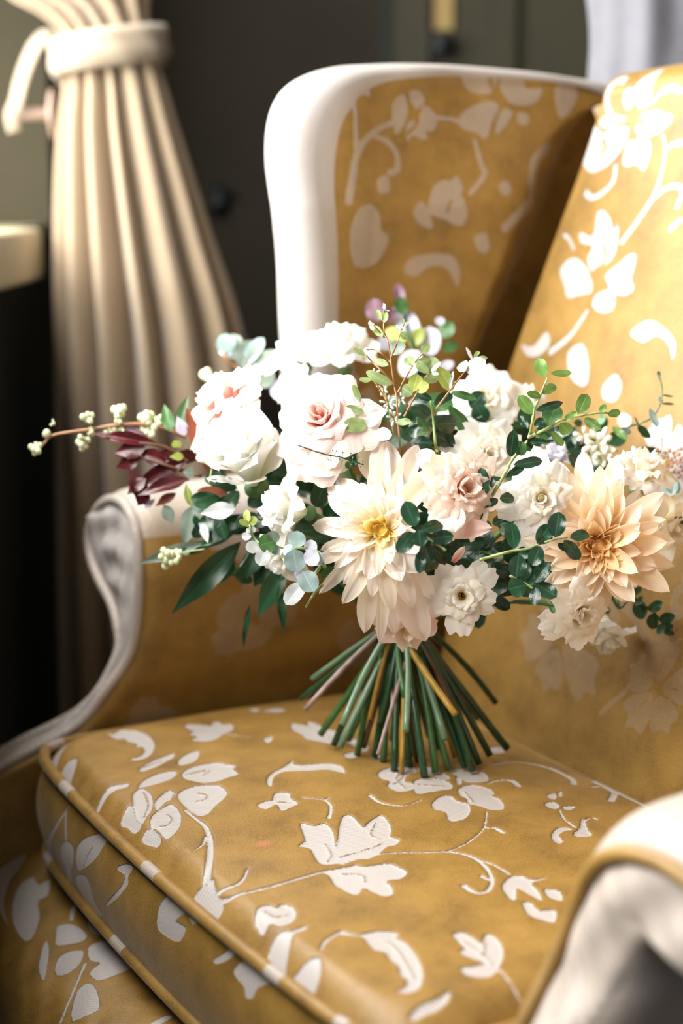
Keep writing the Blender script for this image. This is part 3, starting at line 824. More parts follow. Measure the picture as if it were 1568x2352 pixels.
# --- arms: an outline swept from the back to a front that sweeps forward towards the seat rail
def arm(profile, uf_tab, rise, sgn, seed, facing_pat):
    pr = catmull(profile, 5)                      # (v, z) open outline from the inside bottom round to the outside bottom
    zt = [a for a, b in uf_tab]; ut = [b for a, b in uf_tab]
    n = 64
    cen = np.array([pr[:, 0].mean(), 0.16])
    V = []; Q = []
    # outward normal of the outline in (v, z)
    tg = np.gradient(pr, axis=0)
    nm = np.stack([tg[:, 1], -tg[:, 0]], 1); nm /= np.linalg.norm(nm, axis=1)[:, None] + 1e-9
    if ((pr - pr.mean(0)) * nm).sum() < 0: nm = -nm
    for i in range(n):
        t = i / (n - 1)
        for j, (v, z) in enumerate(pr):
            uf = np.interp(z, zt, ut)
            u = -0.24 + (uf + 0.24) * (1 - (1 - t) ** 1.6)
            e = max(0, min(1, (uf - u) / (.022 if sgn > 0 else .045)))
            ins = (.011 if sgn > 0 else .022) * (1 - math.sqrt(max(0, 1 - (1 - e) ** 2)))
            vv = v - nm[j, 0] * ins
            zz = z - nm[j, 1] * ins + rise * (1 - t) ** 1.0 * max(0, min(1, z / .1))
            V.append((u, vv, zz)); Q.append((u, zz))
    V = np.array(V)
    pa = PAR.ev(Q); Qa = np.array(Q)
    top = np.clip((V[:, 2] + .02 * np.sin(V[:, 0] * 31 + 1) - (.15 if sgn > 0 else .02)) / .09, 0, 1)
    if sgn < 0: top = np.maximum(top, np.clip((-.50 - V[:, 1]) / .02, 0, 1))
    pa = np.where(top > .4, .0045 + .0035 * np.sin(V[:, 0] * 70 + 2) * np.sin(V[:, 1] * 60), pa)  # light glancing off the arm tops, painted as pale weave
    body = mk('arm', CL(V, SEAT), grid_faces(n, len(pr), flip=sgn < 0), FAB, chair, attr={'pat': pa, 'pat_strength': .22 + (.6 if sgn > 0 else .5) * top})
    # cord round the front
    g_ = .010 if sgn > 0 else .021
    path = [(np.interp(z, zt, ut) + .003, v - nm[j, 0] * g_, z - nm[j, 1] * g_) for j, (v, z) in enumerate(pr)][2:-2:4]
    if sgn < 0: path = path[:int(len(path) * .56)]
    pc = piping('piping', path, .0058, body, SEAT, seed, pale=3.0 if sgn > 0 else .12)
    pc['label'] = 'fabric cord edging the arm front'
    # padded front panel, between the cord's two runs
    k = len(pr); half = k // 2
    W = []; QQ = []
    for i in range(half + 1):
        fo_ = .012 if sgn > 0 else .022
        a = pr[i] - nm[i] * fo_; b = pr[k - 1 - i] - nm[k - 1 - i] * .012
        for w in np.linspace(0, 1, 26):
            p = a + (b - a) * w
            uf = np.interp(p[1], zt, ut)
            puff = .013 * math.sin(math.pi * w) ** .6
            W.append((uf - .004 + puff, p[0], p[1])); QQ.append((p[0], p[1]))
    W = np.array(W); QQ = np.array(QQ)
    wr = wrinkle(W, seed, 55, 6)
    edge = np.tile(np.sin(np.linspace(0, math.pi, 26)), half + 1)
    W[:, 0] += .0034 * wr * edge
    pv = facing_pat + .0035 * np.sin(QQ[:, 0] * 90 + seed) * np.sin(QQ[:, 1] * 70 + seed * 2)
    f = mk('front_panel', CL(W, SEAT), grid_faces(half + 1, 26, flip=sgn > 0), FAB, body, attr={'pat': pv, 'pat_strength': np.full(len(W), 1.0 if sgn > 0 else .72)})
    f['label'] = 'pale crumpled front panel of the arm'
    return body

far_prof = [(.338, -.20), (.335, -.12), (.330, -.05), (.322, 0), (.306, .05), (.294, .10), (.286, .15), (.286, .19), (.300, .226), (.338, .246), (.388, .241), (.432, .216), (.452, .182), (.440, .148), (.408, .124), (.374, .106), (.352, .085), (.348, .05), (.362, .02), (.385, -.01), (.392, -.05), (.392, -.12), (.392, -.20)]
far_uf = [(-.20, .60), (-.10, .58), (-.055, .535), (-.035, .48), (-.015, .420), (.02, .385), (.07, .355), (.11, .348), (.25, .345)]
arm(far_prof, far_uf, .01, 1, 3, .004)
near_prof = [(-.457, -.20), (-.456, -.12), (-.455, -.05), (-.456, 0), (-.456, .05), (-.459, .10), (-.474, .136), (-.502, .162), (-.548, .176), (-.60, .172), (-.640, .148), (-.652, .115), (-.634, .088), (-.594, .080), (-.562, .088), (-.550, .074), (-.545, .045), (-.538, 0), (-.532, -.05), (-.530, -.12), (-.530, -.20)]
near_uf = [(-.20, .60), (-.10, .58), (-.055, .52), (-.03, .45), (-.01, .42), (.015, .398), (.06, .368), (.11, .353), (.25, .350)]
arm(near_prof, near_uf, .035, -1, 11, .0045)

# --- upholstered seat rail projecting in front of the cushion
rail = np.array([(0.02, -.135), (.20, -.13), (.40, -.134), (.46, -.138), (.505, -.146), (.535, -.158), (.556, -.178), (.566, -.205), (.562, -.232), (.552, -.246), (.556, -.256), (.566, -.275), (.568, -.30), (.560, -.325), (.545, -.335), (.40, -.335), (.02, -.335)])
rp = catmull(rail, 16)
vv = np.linspace(.375, -.47, 300)
V = []; Q = []
acc = 0
for v in vv:
    for u, z in rp:
        sag = .008 * math.sin((v + .5) * 3.4)
        V.append((u + sag, v, z)); Q.append((u + (max(0, -.17 - z) * .6), v))
V = np.array(V)
V[:, 2] += .0012 * wrinkle(V, 21, 30)
V[:, 1] -= np.where(V[:, 1] < -.3, .05 * (-.3 - V[:, 1]) / .17, 0)
rl = mk('seat_rail', CL(V, SEAT), grid_faces(300, len(rp)), FAB, chair, attr={'pat': PPL.ev(Q)})
piping('piping', [(.556 + .008 * math.sin((v + .5) * 3.4), v, -.246) for v in np.linspace(.37, -.465, 26)], .0055, rl, SEAT, 5)
for u, v in ((.50, .31), (.50, -.42), (-.14, .27), (-.14, -.44)):
    mb = MB()
    a = CL([(u, v, 0)])[0]
    mb.tube([(a[0], a[1], SEAT - .33), (a[0], a[1], .10), (a[0] + (.02 if u > 0 else -.05), a[1], 0)], [.026, .022, .014], 10)
    mb.build('leg', M_WOOD, chair)

# ------------------------------------------------------------------ the loose seat cushion
CT = 0.118
cush = empty('seat_cushion', (TX, TY, SEAT - CT), TH)
tag(cush, 'plump gold velvet box cushion with pale woven flowers and piped edges', 'cushion')
U0, U1, VF, VN = 0.03, 0.470, 0.302, -0.432
cu, cv = (U0 + U1) / 2, (VF + VN) / 2
hu, hv = (U1 - U0) / 2, (VF - VN) / 2
def outline(a, b, grow=0.0):
    """square [-1,1]^2 -> rounded cushion outline, front bowed forward"""
    n = 14.0
    mxx = np.maximum(np.abs(a), np.abs(b)) + 1e-12
    den = (np.abs(a) ** n + np.abs(b) ** n) ** (1 / n) + 1e-12
    k = mxx / den
    u = cu + a * k * (hu + grow)
    v = cv + b * k * (hv + grow)
    u = u + np.clip(a, 0, 1) ** 2 * .016 * (1 - b ** 2)
    v = v + np.sign(b) * np.abs(b) ** 3 * np.where(a < 0, -.022 * (-a), 0)   # a little narrower behind
    return u, v
na, nb = 300, 440
a, b = np.meshgrid(np.linspace(-1, 1, na), np.linspace(-1, 1, nb), indexing='ij')
u, v = outline(a, b, -.004)
ed = np.minimum(1 - np.abs(a), 1 - np.abs(b))
z = .006 + .012 * (1 - a ** 2) * (1 - b ** 2) - .020 * np.clip(1 - ed / .10, 0, 1) ** 2
V = np.stack([u.ravel(), v.ravel(), z.ravel()], 1)
V[:, 2] += .0010 * wrinkle(V, 31, 16)
# faint pink stain on the cloth is carried as its own attribute
st, _ = on_plane(605, 1972, np.array([0, 0, 1.]), 0.0)
ps = PS.ev(V[:, :2])
V[:, 2] -= .0016 * np.clip((ps + .0008) / .0016, 0, 1)          # the woven flowers lie lower than the pile
top = mk('top_panel', CL(V, CT), grid_faces(na, nb, flip=True), FAB, cush, attr={'pat': ps, 'stain': .75 * np.clip(1 - np.hypot((V[:, 0] - st[0]) * .8, V[:, 1] - st[1]) / .008, 0, 1) ** .7})
# boxing all round
ring = []
for q in np.linspace(-1, 1, 400): ring.append((1.0, -q))
for q in np.linspace(1, -1, 120)[1:]: ring.append((q, -1.0))
for q in np.linspace(-1, 1, 200)[1:]: ring.append((-1.0, q))
for q in np.linspace(-1, 1, 120)[1:-1]: ring.append((q, 1.0))
ring = np.array(ring)
nzb = 64
V = []; Q = []
for i in range(nzb):
    t = i / (nzb - 1)
    zz = -.014 - (.100) * t
    g = .010 * math.sin(math.pi * t) + .001
    uu, v2 = outline(ring[:, 0], ring[:, 1], g)
    for j in range(len(ring)):
        V.append((uu[j], v2[j], zz)); Q.append((v2[j], zz) if uu[j] > .25 else (v2[j] + 5, zz))
mk('boxing', CL(V, CT), grid_faces(nzb, len(ring), wrap_m=True), FAB, cush, attr={'pat': PBX.ev(Q)})
uu, v2 = outline(ring[:, 0], ring[:, 1], .0)
bt = MB(); bt.add(CL(np.stack([uu, v2, np.full(len(uu), -.114)], 1), CT), [tuple(range(len(uu)))])
bt.build('bottom_panel', FAB, cush, smooth=False, attr={'pat': np.full(len(uu), -.01)})
for zz, sd in ((-.010, 41), (-.113, 43)):
    uu, v2 = outline(ring[::6, 0], ring[::6, 1], .003)
    piping('piping', np.stack([uu, v2, np.full(len(uu), zz)], 1), .0062, cush, CT, sd, closed=True, pale=.22)
# ------------------------------------------------------------------ curtain by the window, tied back
CD = 2.42
rows = [(-420, -420, 470), (-250, -260, 430), (-100, -90, 385), (0, 20, 362), (40, 90, 360), (80, 130, 366), (130, 140, 376), (175, 140, 388), (220, 138, 400), (300, 128, 420), (420, 122, 452), (560, 120, 490), (760, 118, 548), (1000, 112, 590), (1300, 105, 630), (1700, 96, 665), (2200, 90, 700), (2600, 86, 720)]
rows = catmull(rows, 7)
nphi = 240
ph = np.linspace(0, 2 * math.pi, nphi, endpoint=False)
V = []
fr = np.random.default_rng(4)
phase = np.cumsum(fr.uniform(.6, 1.4, 16)); phase = phase / phase[-1] * 2 * math.pi
warp = np.interp(ph, np.concatenate([[0], phase]), np.linspace(0, 2 * math.pi, 17)) * 13
for y, xl, xr in rows:
    pl, pr_ = P(xl, y, CD), P(xr, y, CD)
    c = (pl + pr_) / 2
    hw = (pr_[0] - pl[0]) / 2
    below = max(0, min(1, (y - 150) / 500.0)); above = max(0, min(1, (80 - y) / 300.0))
    dep = .045 + .045 * below + .02 * above
    amp = .013 + .019 * below + .014 * above
    w = np.abs(np.cos((warp + .35 * math.sin(y * .004)) / 2)) ** .8 * 2 - 1
    fold2 = .35 * np.cos(3 * ph + y * .002) * below
    k = 1 + (w * amp + fold2 * .012) / .07
    tight = 1.0
    for j in range(nphi):
        x = c[0] + math.cos(ph[j]) * (hw - .014) + math.cos(ph[j]) * (w[j] * amp * .55)
        yy = CD + .05 - math.sin(ph[j]) * dep - math.sin(ph[j]) * (w[j] * amp * 1.15 + fold2[j] * .014)
        V.append((x, yy, max(.012, c[2])))
curt = mk('linen_curtain', V, grid_faces(len(rows), nphi, wrap_m=True, flip=True), M_LINEN)
tag(curt, 'beige linen curtain gathered in soft folds beside the window', 'curtain')

# tie band round the gathered waist, knot and hanging tail
tie = empty('curtain_tieback', tuple(P(255, 180, CD + .05)))
T0 = np.array(tie.location)
tag(tie, 'beige fabric tieback knotted round the curtain with a hanging tail', 'tieback')
def band(ytop_l, ytop_r, ybot_l, ybot_r, xl, xr, grow):
    V = []
    n = 96
    m_ = 8
    for i in range(n):
        a = 2 * math.pi * i / n
        w = (math.cos(a) + 1) / 2
        for j in range(m_):
            t = j / (m_ - 1)
            y = (ytop_l + (ytop_r - ytop_l) * w) * (1 - t) + (ybot_l + (ybot_r - ybot_l) * w) * t
            pl, pr_ = P(xl, y, CD), P(xr, y, CD)
            hw = (pr_[0] - pl[0]) / 2
            cx = (pl[0] + pr_[0]) / 2
            bul = grow * (math.sin(math.pi * t) ** .6 * .6 + .4) + .0014 * math.sin(9 * a + 5 * t) + .0016 * math.sin(t * 12)
            V.append((cx + math.cos(a) * (hw + bul) - T0[0], CD + .05 - math.sin(a) * (.072 + bul) - T0[1], pl[2] - T0[2]))
    return V, grid_faces(n, m_, wrap_n=True)
Vb, Fb = band(98, 62, 182, 152, 136, 378, .010)
bo = mk('band', Vb, Fb, M_TIE, tie)
sd = bo.modifiers.new('thickness', 'SOLIDIFY'); sd.thickness = .004
kn = MB(); c = P(142, 150, CD - .01) - T0
kn.ball(c, .020, 12, 9, (.7, .8, 1.5)); kn.build('knot', M_TIE, tie)
def ribbon(name, pts, width_px, d, mat, parent, twist=0.0):
    pts = catmull(pts, 6)
    V = []
    n = len(pts)
    for i, (x, y) in enumerate(pts):
        t = pts[min(i + 1, n - 1)] - pts[max(i - 1, 0)]
        t = t / np.linalg.norm(t)
        nrm = np.array([-t[1], t[0]])
        for j in range(5):
            w = (j / 4 - .5) * width_px
            dd = d + .012 * math.sin(twist + i / n * 3.0) * (j / 4 - .5) * 2 + .01 * i / n
            V.append(P(x + nrm[0] * w, y + nrm[1] * w, dd) - T0)
    o = mk(name, V, grid_faces(n, 5), mat, parent)
    s_ = o.modifiers.new('thickness', 'SOLIDIFY'); s_.thickness = .003
    return o
ribbon('tail', [(140, 110), (112, 84), (86, 102), (66, 142), (50, 190), (40, 232), (26, 268), (34, 304)], 30, CD - .03, M_TIE, tie, .6)

# turned holdback: rod on the window side with a round end plate
hb = empty('curtain_holdback', tuple(P(122, 266, CD)))
H0 = np.array(hb.location)
tag(hb, 'pale turned wooden holdback rod with round plate left of the curtain', 'holdback')
pr0 = P(122, 262, CD) ; pl0 = pr0.copy(); pl0[0] = XW + .012
mb = MB(); mb.tube([pl0 - H0, pr0 - H0], .0095, 14); mb.build('rod', M_PINKWOOD, hb)
mb = MB(); mb.tube([pr0 - H0 + np.array([k, 0, 0]) for k in (-.004, -.002, .003, .005)], [.026, .036, .036, .028], 20); mb.build('disc', M_PINKWOOD, hb)

# small hook on the back wall, right of the curtain
hk = empty('wall_hook', tuple(P(500, 440, 3.28)))
K0 = np.array(hk.location)
tag(hk, 'small dark hook on a brass plate on the dark wall', 'hook')
mb = MB(); q = P(484, 414, 3.29) - K0; mb.ball(q, .03, 12, 8, (.9, .25, .9)); mb.build('plate', plain('dull_brass_plate', (.20, .12, .02), .5), hk)
mb = MB(); mb.tube([P(484, 420, 3.28) - K0, P(500, 436, 3.24) - K0, P(516, 452, 3.22) - K0, P(504, 476, 3.22) - K0, P(490, 484, 3.24) - K0], [.012, .014, .018, .016, .012], 10); mb.build('hook', M_DARKM, hk)

# pale cloth bunched behind the chair back
dcl = 2.22
V = []
n1, n2 = 60, 120
for i in range(n1):
    t = i / (n1 - 1)
    y = -420 + 820 * t
    for j in range(n2):
        a = 2 * math.pi * j / n2
        xl = 1352 + 14 * max(0, (y - 40) / 180) ** 2 + 6 * math.sin(y * .02)
        c = P((xl + 1980) / 2, y, dcl)
        hw = (1980 - xl) / 2 / FPX * dcl
        f = .007 * math.sin(9 * a + .003 * y) + .005 * math.sin(17 * a - .004 * y + 1) + .003 * math.sin(5 * a + .02 * y)
        ca, sa = math.cos(a), math.sin(a)
        sq = (abs(ca) ** 4 + abs(sa) ** 4) ** -.25
        V.append((c[0] + ca * (hw * min(sq, 1.0) + f * .4), dcl + .10 - sa * (.085 * sq + f), c[2]))
F = grid_faces(n1, n2, wrap_m=True, flip=True) + [tuple(range(n2)), tuple((n1 - 1) * n2 + j for j in range(n2))[::-1]]
cl = mk('hanging_cloth', V, F, M_CLOTH)
tag(cl, 'cool white cotton cloth in soft folds behind the chair back', 'cloth')
# ------------------------------------------------------------------ the bouquet
BASE = to_world(0.187, 0.024, 0.014)
bouquet = empty('bouquet', tuple(BASE))
tag(bouquet, 'loose hand-tied bouquet of dahlias, roses and greenery standing on the cushion', 'bouquet')
BIND = P(922, 1440, 1.640)                       # where the stems cross

def crop(ox, oy, sc):
    return lambda *a: [(ox + x / sc, oy + y / sc) for x, y in a]
k1 = crop(400, 680, 3.92); k2 = crop(780, 640, 3.92); k3 = crop(1150, 780, 3.751); k4 = crop(40, 880, 3.564)
k5 = crop(300, 1080, 3.409); k6 = crop(700, 1000, 3.409); k6b = crop(1000, 860, 5.227); k7b = crop(1120, 1020, 3.5)

# --- materials
PM = {
    'cream':  petal_mat('cream_dahlia_petal', (0.96, 0.76, 0.28), (0.96, 0.87, 0.67), (0.96, 0.87, 0.81), .42),
    'yellow': petal_mat('yellow_dahlia_centre', (0.90, 0.52, 0.04), (0.94, 0.72, 0.18), (0.96, 0.86, 0.50), .4),
    'peach':  petal_mat('peach_dahlia_petal', (0.93, 0.58, 0.22), (0.95, 0.74, 0.46), (0.96, 0.84, 0.70), .42),
    'peachc': petal_mat('peach_dahlia_centre', (0.90, 0.46, 0.12), (0.93, 0.62, 0.26), (0.95, 0.74, 0.44), .4),
    'blush':  petal_mat('blush_rose_petal', (0.90, 0.36, 0.24), (0.92, 0.56, 0.47), (0.94, 0.79, 0.74), .40),
    'pink':   petal_mat('pink_rose_petal', (0.93, 0.46, 0.18), (0.95, 0.65, 0.45), (0.97, 0.82, 0.73), .42),
    'white':  petal_mat('white_petal', (0.84, 0.87, 0.60), (0.92, 0.91, 0.83), (0.94, 0.93, 0.90), .40),
    'ivory':  petal_mat('ivory_petal', (0.88, 0.72, 0.30), (0.95, 0.89, 0.74), (0.96, 0.92, 0.86), .42),
    'lilac':  petal_mat('lilac_petal', (0.60, 0.62, 0.62), (0.72, 0.71, 0.82), (0.82, 0.82, 0.90), .36),
}
LM = {
    'box':   leaf_mat('dark_boxwood_leaf', (0.013, 0.047, 0.022), (0.08, 0.14, 0.06), .26, .10, 2.2, .6),
    'boxy':  leaf_mat('young_boxwood_leaf', (0.130, 0.240, 0.055), (0.22, 0.33, 0.12), .34, .28, 1.5),
    'gunn':  leaf_mat('green_eucalyptus_leaf', (0.25, 0.34, 0.13), (0.40, 0.46, 0.30), .5, .35, 1.3),
    'silv':  leaf_mat('silver_eucalyptus_leaf', (0.33, 0.45, 0.44), (0.45, 0.53, 0.52), .5, .25, 1.15),
    'pale':  leaf_mat('pale_eucalyptus_leaf', (0.66, 0.70, 0.70), (0.68, 0.72, 0.70), .5, .3, 1.08),
    'lav':   leaf_mat('lavender_leaf', (0.56, 0.56, 0.68), (0.6, 0.6, 0.7), .5, .3, 1.08),
    'yell':  leaf_mat('yellow_green_leaf', (0.40, 0.48, 0.11), (0.5, 0.55, 0.2), .5, .4, 1.2),
    'burg':  leaf_mat('burgundy_leaf', (0.085, 0.010, 0.014), (0.22, 0.06, 0.07), .28, .14, 1.6, .6),
    'rust':  leaf_mat('rust_leaf', (0.26, 0.075, 0.035), (0.3, 0.12, 0.07), .4, .2, 1.2),
    'mauve': leaf_mat('mauve_leaf', (0.18, 0.085, 0.12), (0.3, 0.2, 0.24), .5, .25, 1.2),
    'dark':  leaf_mat('dark_green_leaf', (0.014, 0.060, 0.022), (0.04, 0.10, 0.04), .4, .14, 1.5),
    'mid':   leaf_mat('mid_green_leaf', (0.060, 0.150, 0.042), (0.12, 0.2, 0.08), .38, .2, 1.5),
    'grey':  leaf_mat('grey_green_leaf', (0.26, 0.33, 0.27), (0.34, 0.40, 0.34), .5, .2, 1.2),
}
SM = {
    'green': plain('green_stem', (0.018, 0.060, 0.020), .22, .25, 60),
    'mid':   plain('bright_green_stem', (0.050, 0.135, 0.035), .35, .2, 60),
    'pale':  plain('pale_green_stem', (0.13, 0.22, 0.13), .22, .2, 60),
    'ochre': plain('ochre_stem', (0.40, 0.23, 0.025), .4, .3, 90),
    'brown': plain('brown_stem', (0.11, 0.045, 0.02), .45, .3, 90),
    'mauve': plain('pinkish_bark_stem', (0.28, 0.19, 0.17), .5, .35, 90),
    'twig':  plain('red_brown_twig', (0.36, 0.17, 0.075), .5, .2, 90),
    'lime':  plain('lime_twig', (0.30, 0.38, 0.14), .45, .15, 90),
}
M_BUD = plain('greenish_white_bud', (0.66, 0.70, 0.44), .55, .15, 160)
M_BUDW = plain('white_bud', (0.82, 0.82, 0.72), .55, .08, 160)
M_CALYX = plain('calyx_green', (0.075, 0.17, 0.05), .5, .2, 80)
M_STAM = plain('golden_stamens', (0.55, 0.30, 0.05), .6, .3, 200)
M_SEED = plain('pink_seed', (0.42, 0.25, 0.20), .6, .3, 120)
M_BERRY = plain('dark_berry', (0.03, 0.025, 0.06), .3, .2, 60)

# --- leaves ---------------------------------------------------------------
def leaf_shape(kind, seed):
    r = np.random.default_rng(seed)
    n, mth = 11, 7
    V = []; UV = []
    curl = r.uniform(-.10, .28); fold = r.uniform(.06, .20); twist = r.uniform(-.25, .25)
    for i in range(n):
        t = i / (n - 1)
        if kind == 'oval':   w = (max(0.0, 1 - (2 * t ** 1.08 - 1.0) ** 2)) ** .56
        elif kind == 'round': w = (max(0, 1 - (2 * t - 1.0) ** 2)) ** .5
        elif kind == 'spoon': w = math.sin(math.pi * (t ** 1.35) * .985 + .02) ** .75
        else:                 w = math.sin(math.pi * (t ** .8) * .99 + .01) ** 1.15
        w = max(w, .03)
        for j in range(mth):
            s = j / (mth - 1) * 2 - 1
            x = s * w * .5
            zz = fold * abs(x) * .9 - curl * (t - .0) ** 2 * .8 + twist * x * (t - .5) + .05 * math.sin(t * 9 + seed) * s * s * w
            V.append((x, t, zz)); UV.append((j / (mth - 1), t))
    o = np.array(V)
    me = bpy.data.meshes.new('leaf')
    me.from_pydata([tuple(p) for p in o], [], grid_faces(n, mth, flip=True))
    me.polygons.foreach_set('use_smooth', [True] * len(me.polygons))
    l = me.uv_layers.new(name='UVMap')
    idx = np.zeros(len(me.loops), dtype=np.int32); me.loops.foreach_get('vertex_index', idx)
    l.data.foreach_set('uv', np.asarray(UV, dtype=np.float32)[idx].ravel())
    return me
LEAFMESH = {}
def leaf_mesh(kind, mat):
    v = random.randrange(4)
    k = (kind, mat, v)
    if k not in LEAFMESH:
        me = leaf_shape(kind, 10 * len(kind) + v + ord(kind[0]))
        me.materials.append(LM[mat])
        LEAFMESH[k] = me
    return LEAFMESH[k]

def leaf(parent, a, b, width, kind, mat, tilt=None, name='leaf'):
    """leaf from base a to tip b (world points), width in metres"""
    a = np.asarray(a, float); b = np.asarray(b, float)
    y = b - a
    L = np.linalg.norm(y); y = y / L
    view = np.array([0, 0, CAM_H]) - a; view /= np.linalg.norm(view)
    nrm = view + (np.array(tilt) if tilt is not None else np.array([random.uniform(-.38, .15), 0, random.uniform(-.12, .38)]))
    nrm = nrm - y * (nrm @ y)
    nrm /= np.linalg.norm(nrm)
    x = np.cross(y, nrm)
    M = Matrix(((x[0] * width, y[0] * L, nrm[0] * L, a[0] - BASE[0]), (x[1] * width, y[1] * L, nrm[1] * L, a[1] - BASE[1]), (x[2] * width, y[2] * L, nrm[2] * L, a[2] - BASE[2]), (0, 0, 0, 1)))
    return inst(name, leaf_mesh(kind, mat), parent, M)

def sprig(name, label, stems, leaves, depth, kind, smat, r=.0016, spread=.012, scale=None):
    """stems: list of photo-pixel polylines (a depth offset may follow); leaves: (base, tip, width px, material[, depth offset])"""
    mb = MB()
    for st in stems:
        pts, off = (st, 0.0) if not isinstance(st[-1], float) else (st[:-1], st[-1])
        q = catmull(pts, 4)
        n = len(q)
        W = [P(x, y, depth + off + .003 * math.sin(i * .9)) - BASE for i, (x, y) in enumerate(q)]
        mb.tube(W, [r * (1.25 - .6 * i / max(1, n - 1)) for i in range(n)], 6)
    if not mb.V:
        mb.ball(np.array(P(*leaves[0][0], depth)) - BASE, .001, 5, 3)
    sp = mb.build(name, SM[smat], bouquet)
    sp['label'] = label
    for lf in leaves:
        (a, b, w, mt) = lf[:4]
        off = lf[4] if len(lf) > 4 else 0.0
        da = depth + off
        db = da + random.uniform(-spread, spread)
        leaf(sp, P(a[0], a[1], da - .001), P(b[0] + (b[0] - a[0]) * .05, b[1] + (b[1] - a[1]) * .05, db), w / FPX * da * 1.16, kind, mt)
    return sp

def L(f, rows):
    """rows of (x0, y0, x1, y1, width, material[, depth offset]) in one crop's pixels -> photo pixels"""
    (ox, oy) = f((0, 0))[0]
    sc = 1.0 / (f((1, 0))[0][0] - ox)
    return [((ox + r[0] / sc, oy + r[1] / sc), (ox + r[2] / sc, oy + r[3] / sc), r[4] / sc, r[5]) + tuple(r[6:]) for r in rows]

# --- petals ---------------------------------------------------------------
def finish_mesh(name, V, UV, n, mth, mat):
    me = bpy.data.meshes.new(name)
    me.from_pydata([tuple(map(float, p)) for p in V], [], grid_faces(n, mth))
    me.polygons.foreach_set('use_smooth', [True] * len(me.polygons))
    l = me.uv_layers.new(name='UVMap')
    idx = np.zeros(len(me.loops), dtype=np.int32); me.loops.foreach_get('vertex_index', idx)
    l.data.foreach_set('uv', np.asarray(UV, dtype=np.float32)[idx].ravel())
    me.materials.append(mat)
    return me

def ray_petal(Ln, Wd, e0, e1, cup, point, seed, mat, r0=.004, twist=0.0):
    """strap petal growing out along +X from the flower axis (+Z); e0, e1: elevation at base and tip"""
    g = np.random.default_rng(seed)
    n, mth = 14, 9
    V = []; UV = []
    r, z = r0, 0.0
    side = g.uniform(-.10, .10)
    tw = twist * g.uniform(-1, 1)
    for i in range(n):
        t = i / (n - 1)
        e = math.radians(e0 + (e1 - e0) * t ** 1.2)
        if i:
            r += math.cos(e) * Ln / (n - 1); z += math.sin(e) * Ln / (n - 1)
        w = Wd * .5 * (.34 + .66 * min(1.0, t / .45) ** .8)
        if t > .62: w *= max(0.0, 1 - ((t - .62) / .38) ** (3.4 - 1.7 * point)) ** .75
        w = max(w, Wd * .012)
        for j in range(mth):
            s = j / (mth - 1) * 2 - 1
            c = cup * w * (s * s) * (1.25 - .75 * t)
            a = tw * t
            lat = s * w
            up = c + .05 * Wd * math.sin(3 * s + seed) * t + .035 * Wd * math.cos(s * 6.0 + seed) * t
            dn = lat * math.sin(a)
            V.append((r - math.sin(e) * up, lat * math.cos(a) + side * Ln * t * t, z + math.cos(e) * up + dn))
            UV.append((j / (mth - 1), t))
    return finish_mesh('petal', V, UV, n, mth, mat)

def cup_petal(Rl, H, alpha, curl, ruff, seed, mat, rb=.004, flare=1.5):
    """broad petal wrapped round the flower axis: lip radius Rl, height H, half angle alpha"""
    g = np.random.default_rng(seed)
    n, mth = 12, 11
    V = []; UV = []
    ph = g.uniform(0, 6.28, 4)
    dip = g.uniform(-.05, .06)
    for i in range(n):
        t = i / (n - 1)
        r = rb + (Rl - rb) * (t ** flare * .75 + t * .25)
        z = H * math.sin(t * math.pi * .5) ** .9
        if t > .62:
            q = (t - .62) / .38
            r += curl * q * q * Rl * .55; z -= curl * q * q * H * .40
        wf = (math.sin(math.pi * min(1, .16 + .70 * t ** .8)) ** .55)
        if t > .85: wf *= 1 - .36 * ((t - .85) / .15) ** 2
        for j in range(mth):
            s = j / (mth - 1) * 2 - 1
            a = s * alpha * wf
            dr = ruff * Rl * t * t * (.55 * math.sin(4.2 * s + ph[0]) + .45 * math.sin(8.5 * s + ph[1]))
            dz = ruff * H * t ** 3 * (.6 * math.sin(5 * s + ph[2]) + .5 * math.sin(11 * s + ph[3])) - .20 * H * s * s * t * t + dip * H * s * t
            rr = r + dr + .05 * Rl * s * s * t
            V.append((rr * math.cos(a), rr * math.sin(a), z + dz)); UV.append((j / (mth - 1), t))
    return finish_mesh('petal', V, UV, n, mth, mat)

def facing(center, f):
    """basis whose z points along f = (right, up, towards the camera)"""
    c = np.asarray(center, float)
    v = np.array([0, 0, CAM_H]) - c; v /= np.linalg.norm(v)
    right = np.cross(np.array([0, 0, 1.0]), v) * 1.0
    right /= np.linalg.norm(right)
    up = np.cross(v, right)
    z = right * f[0] + up * f[1] + v * f[2]
    z /= np.linalg.norm(z)
    x = np.cross(up if abs(z @ up) < .9 else right, z); x /= np.linalg.norm(x)
    y = np.cross(z, x)
    M = Matrix(((x[0], y[0], z[0], c[0] - BASE[0]), (x[1], y[1], z[1], c[1] - BASE[1]), (x[2], y[2], z[2], c[2] - BASE[2]), (0, 0, 0, 1)))
    return M

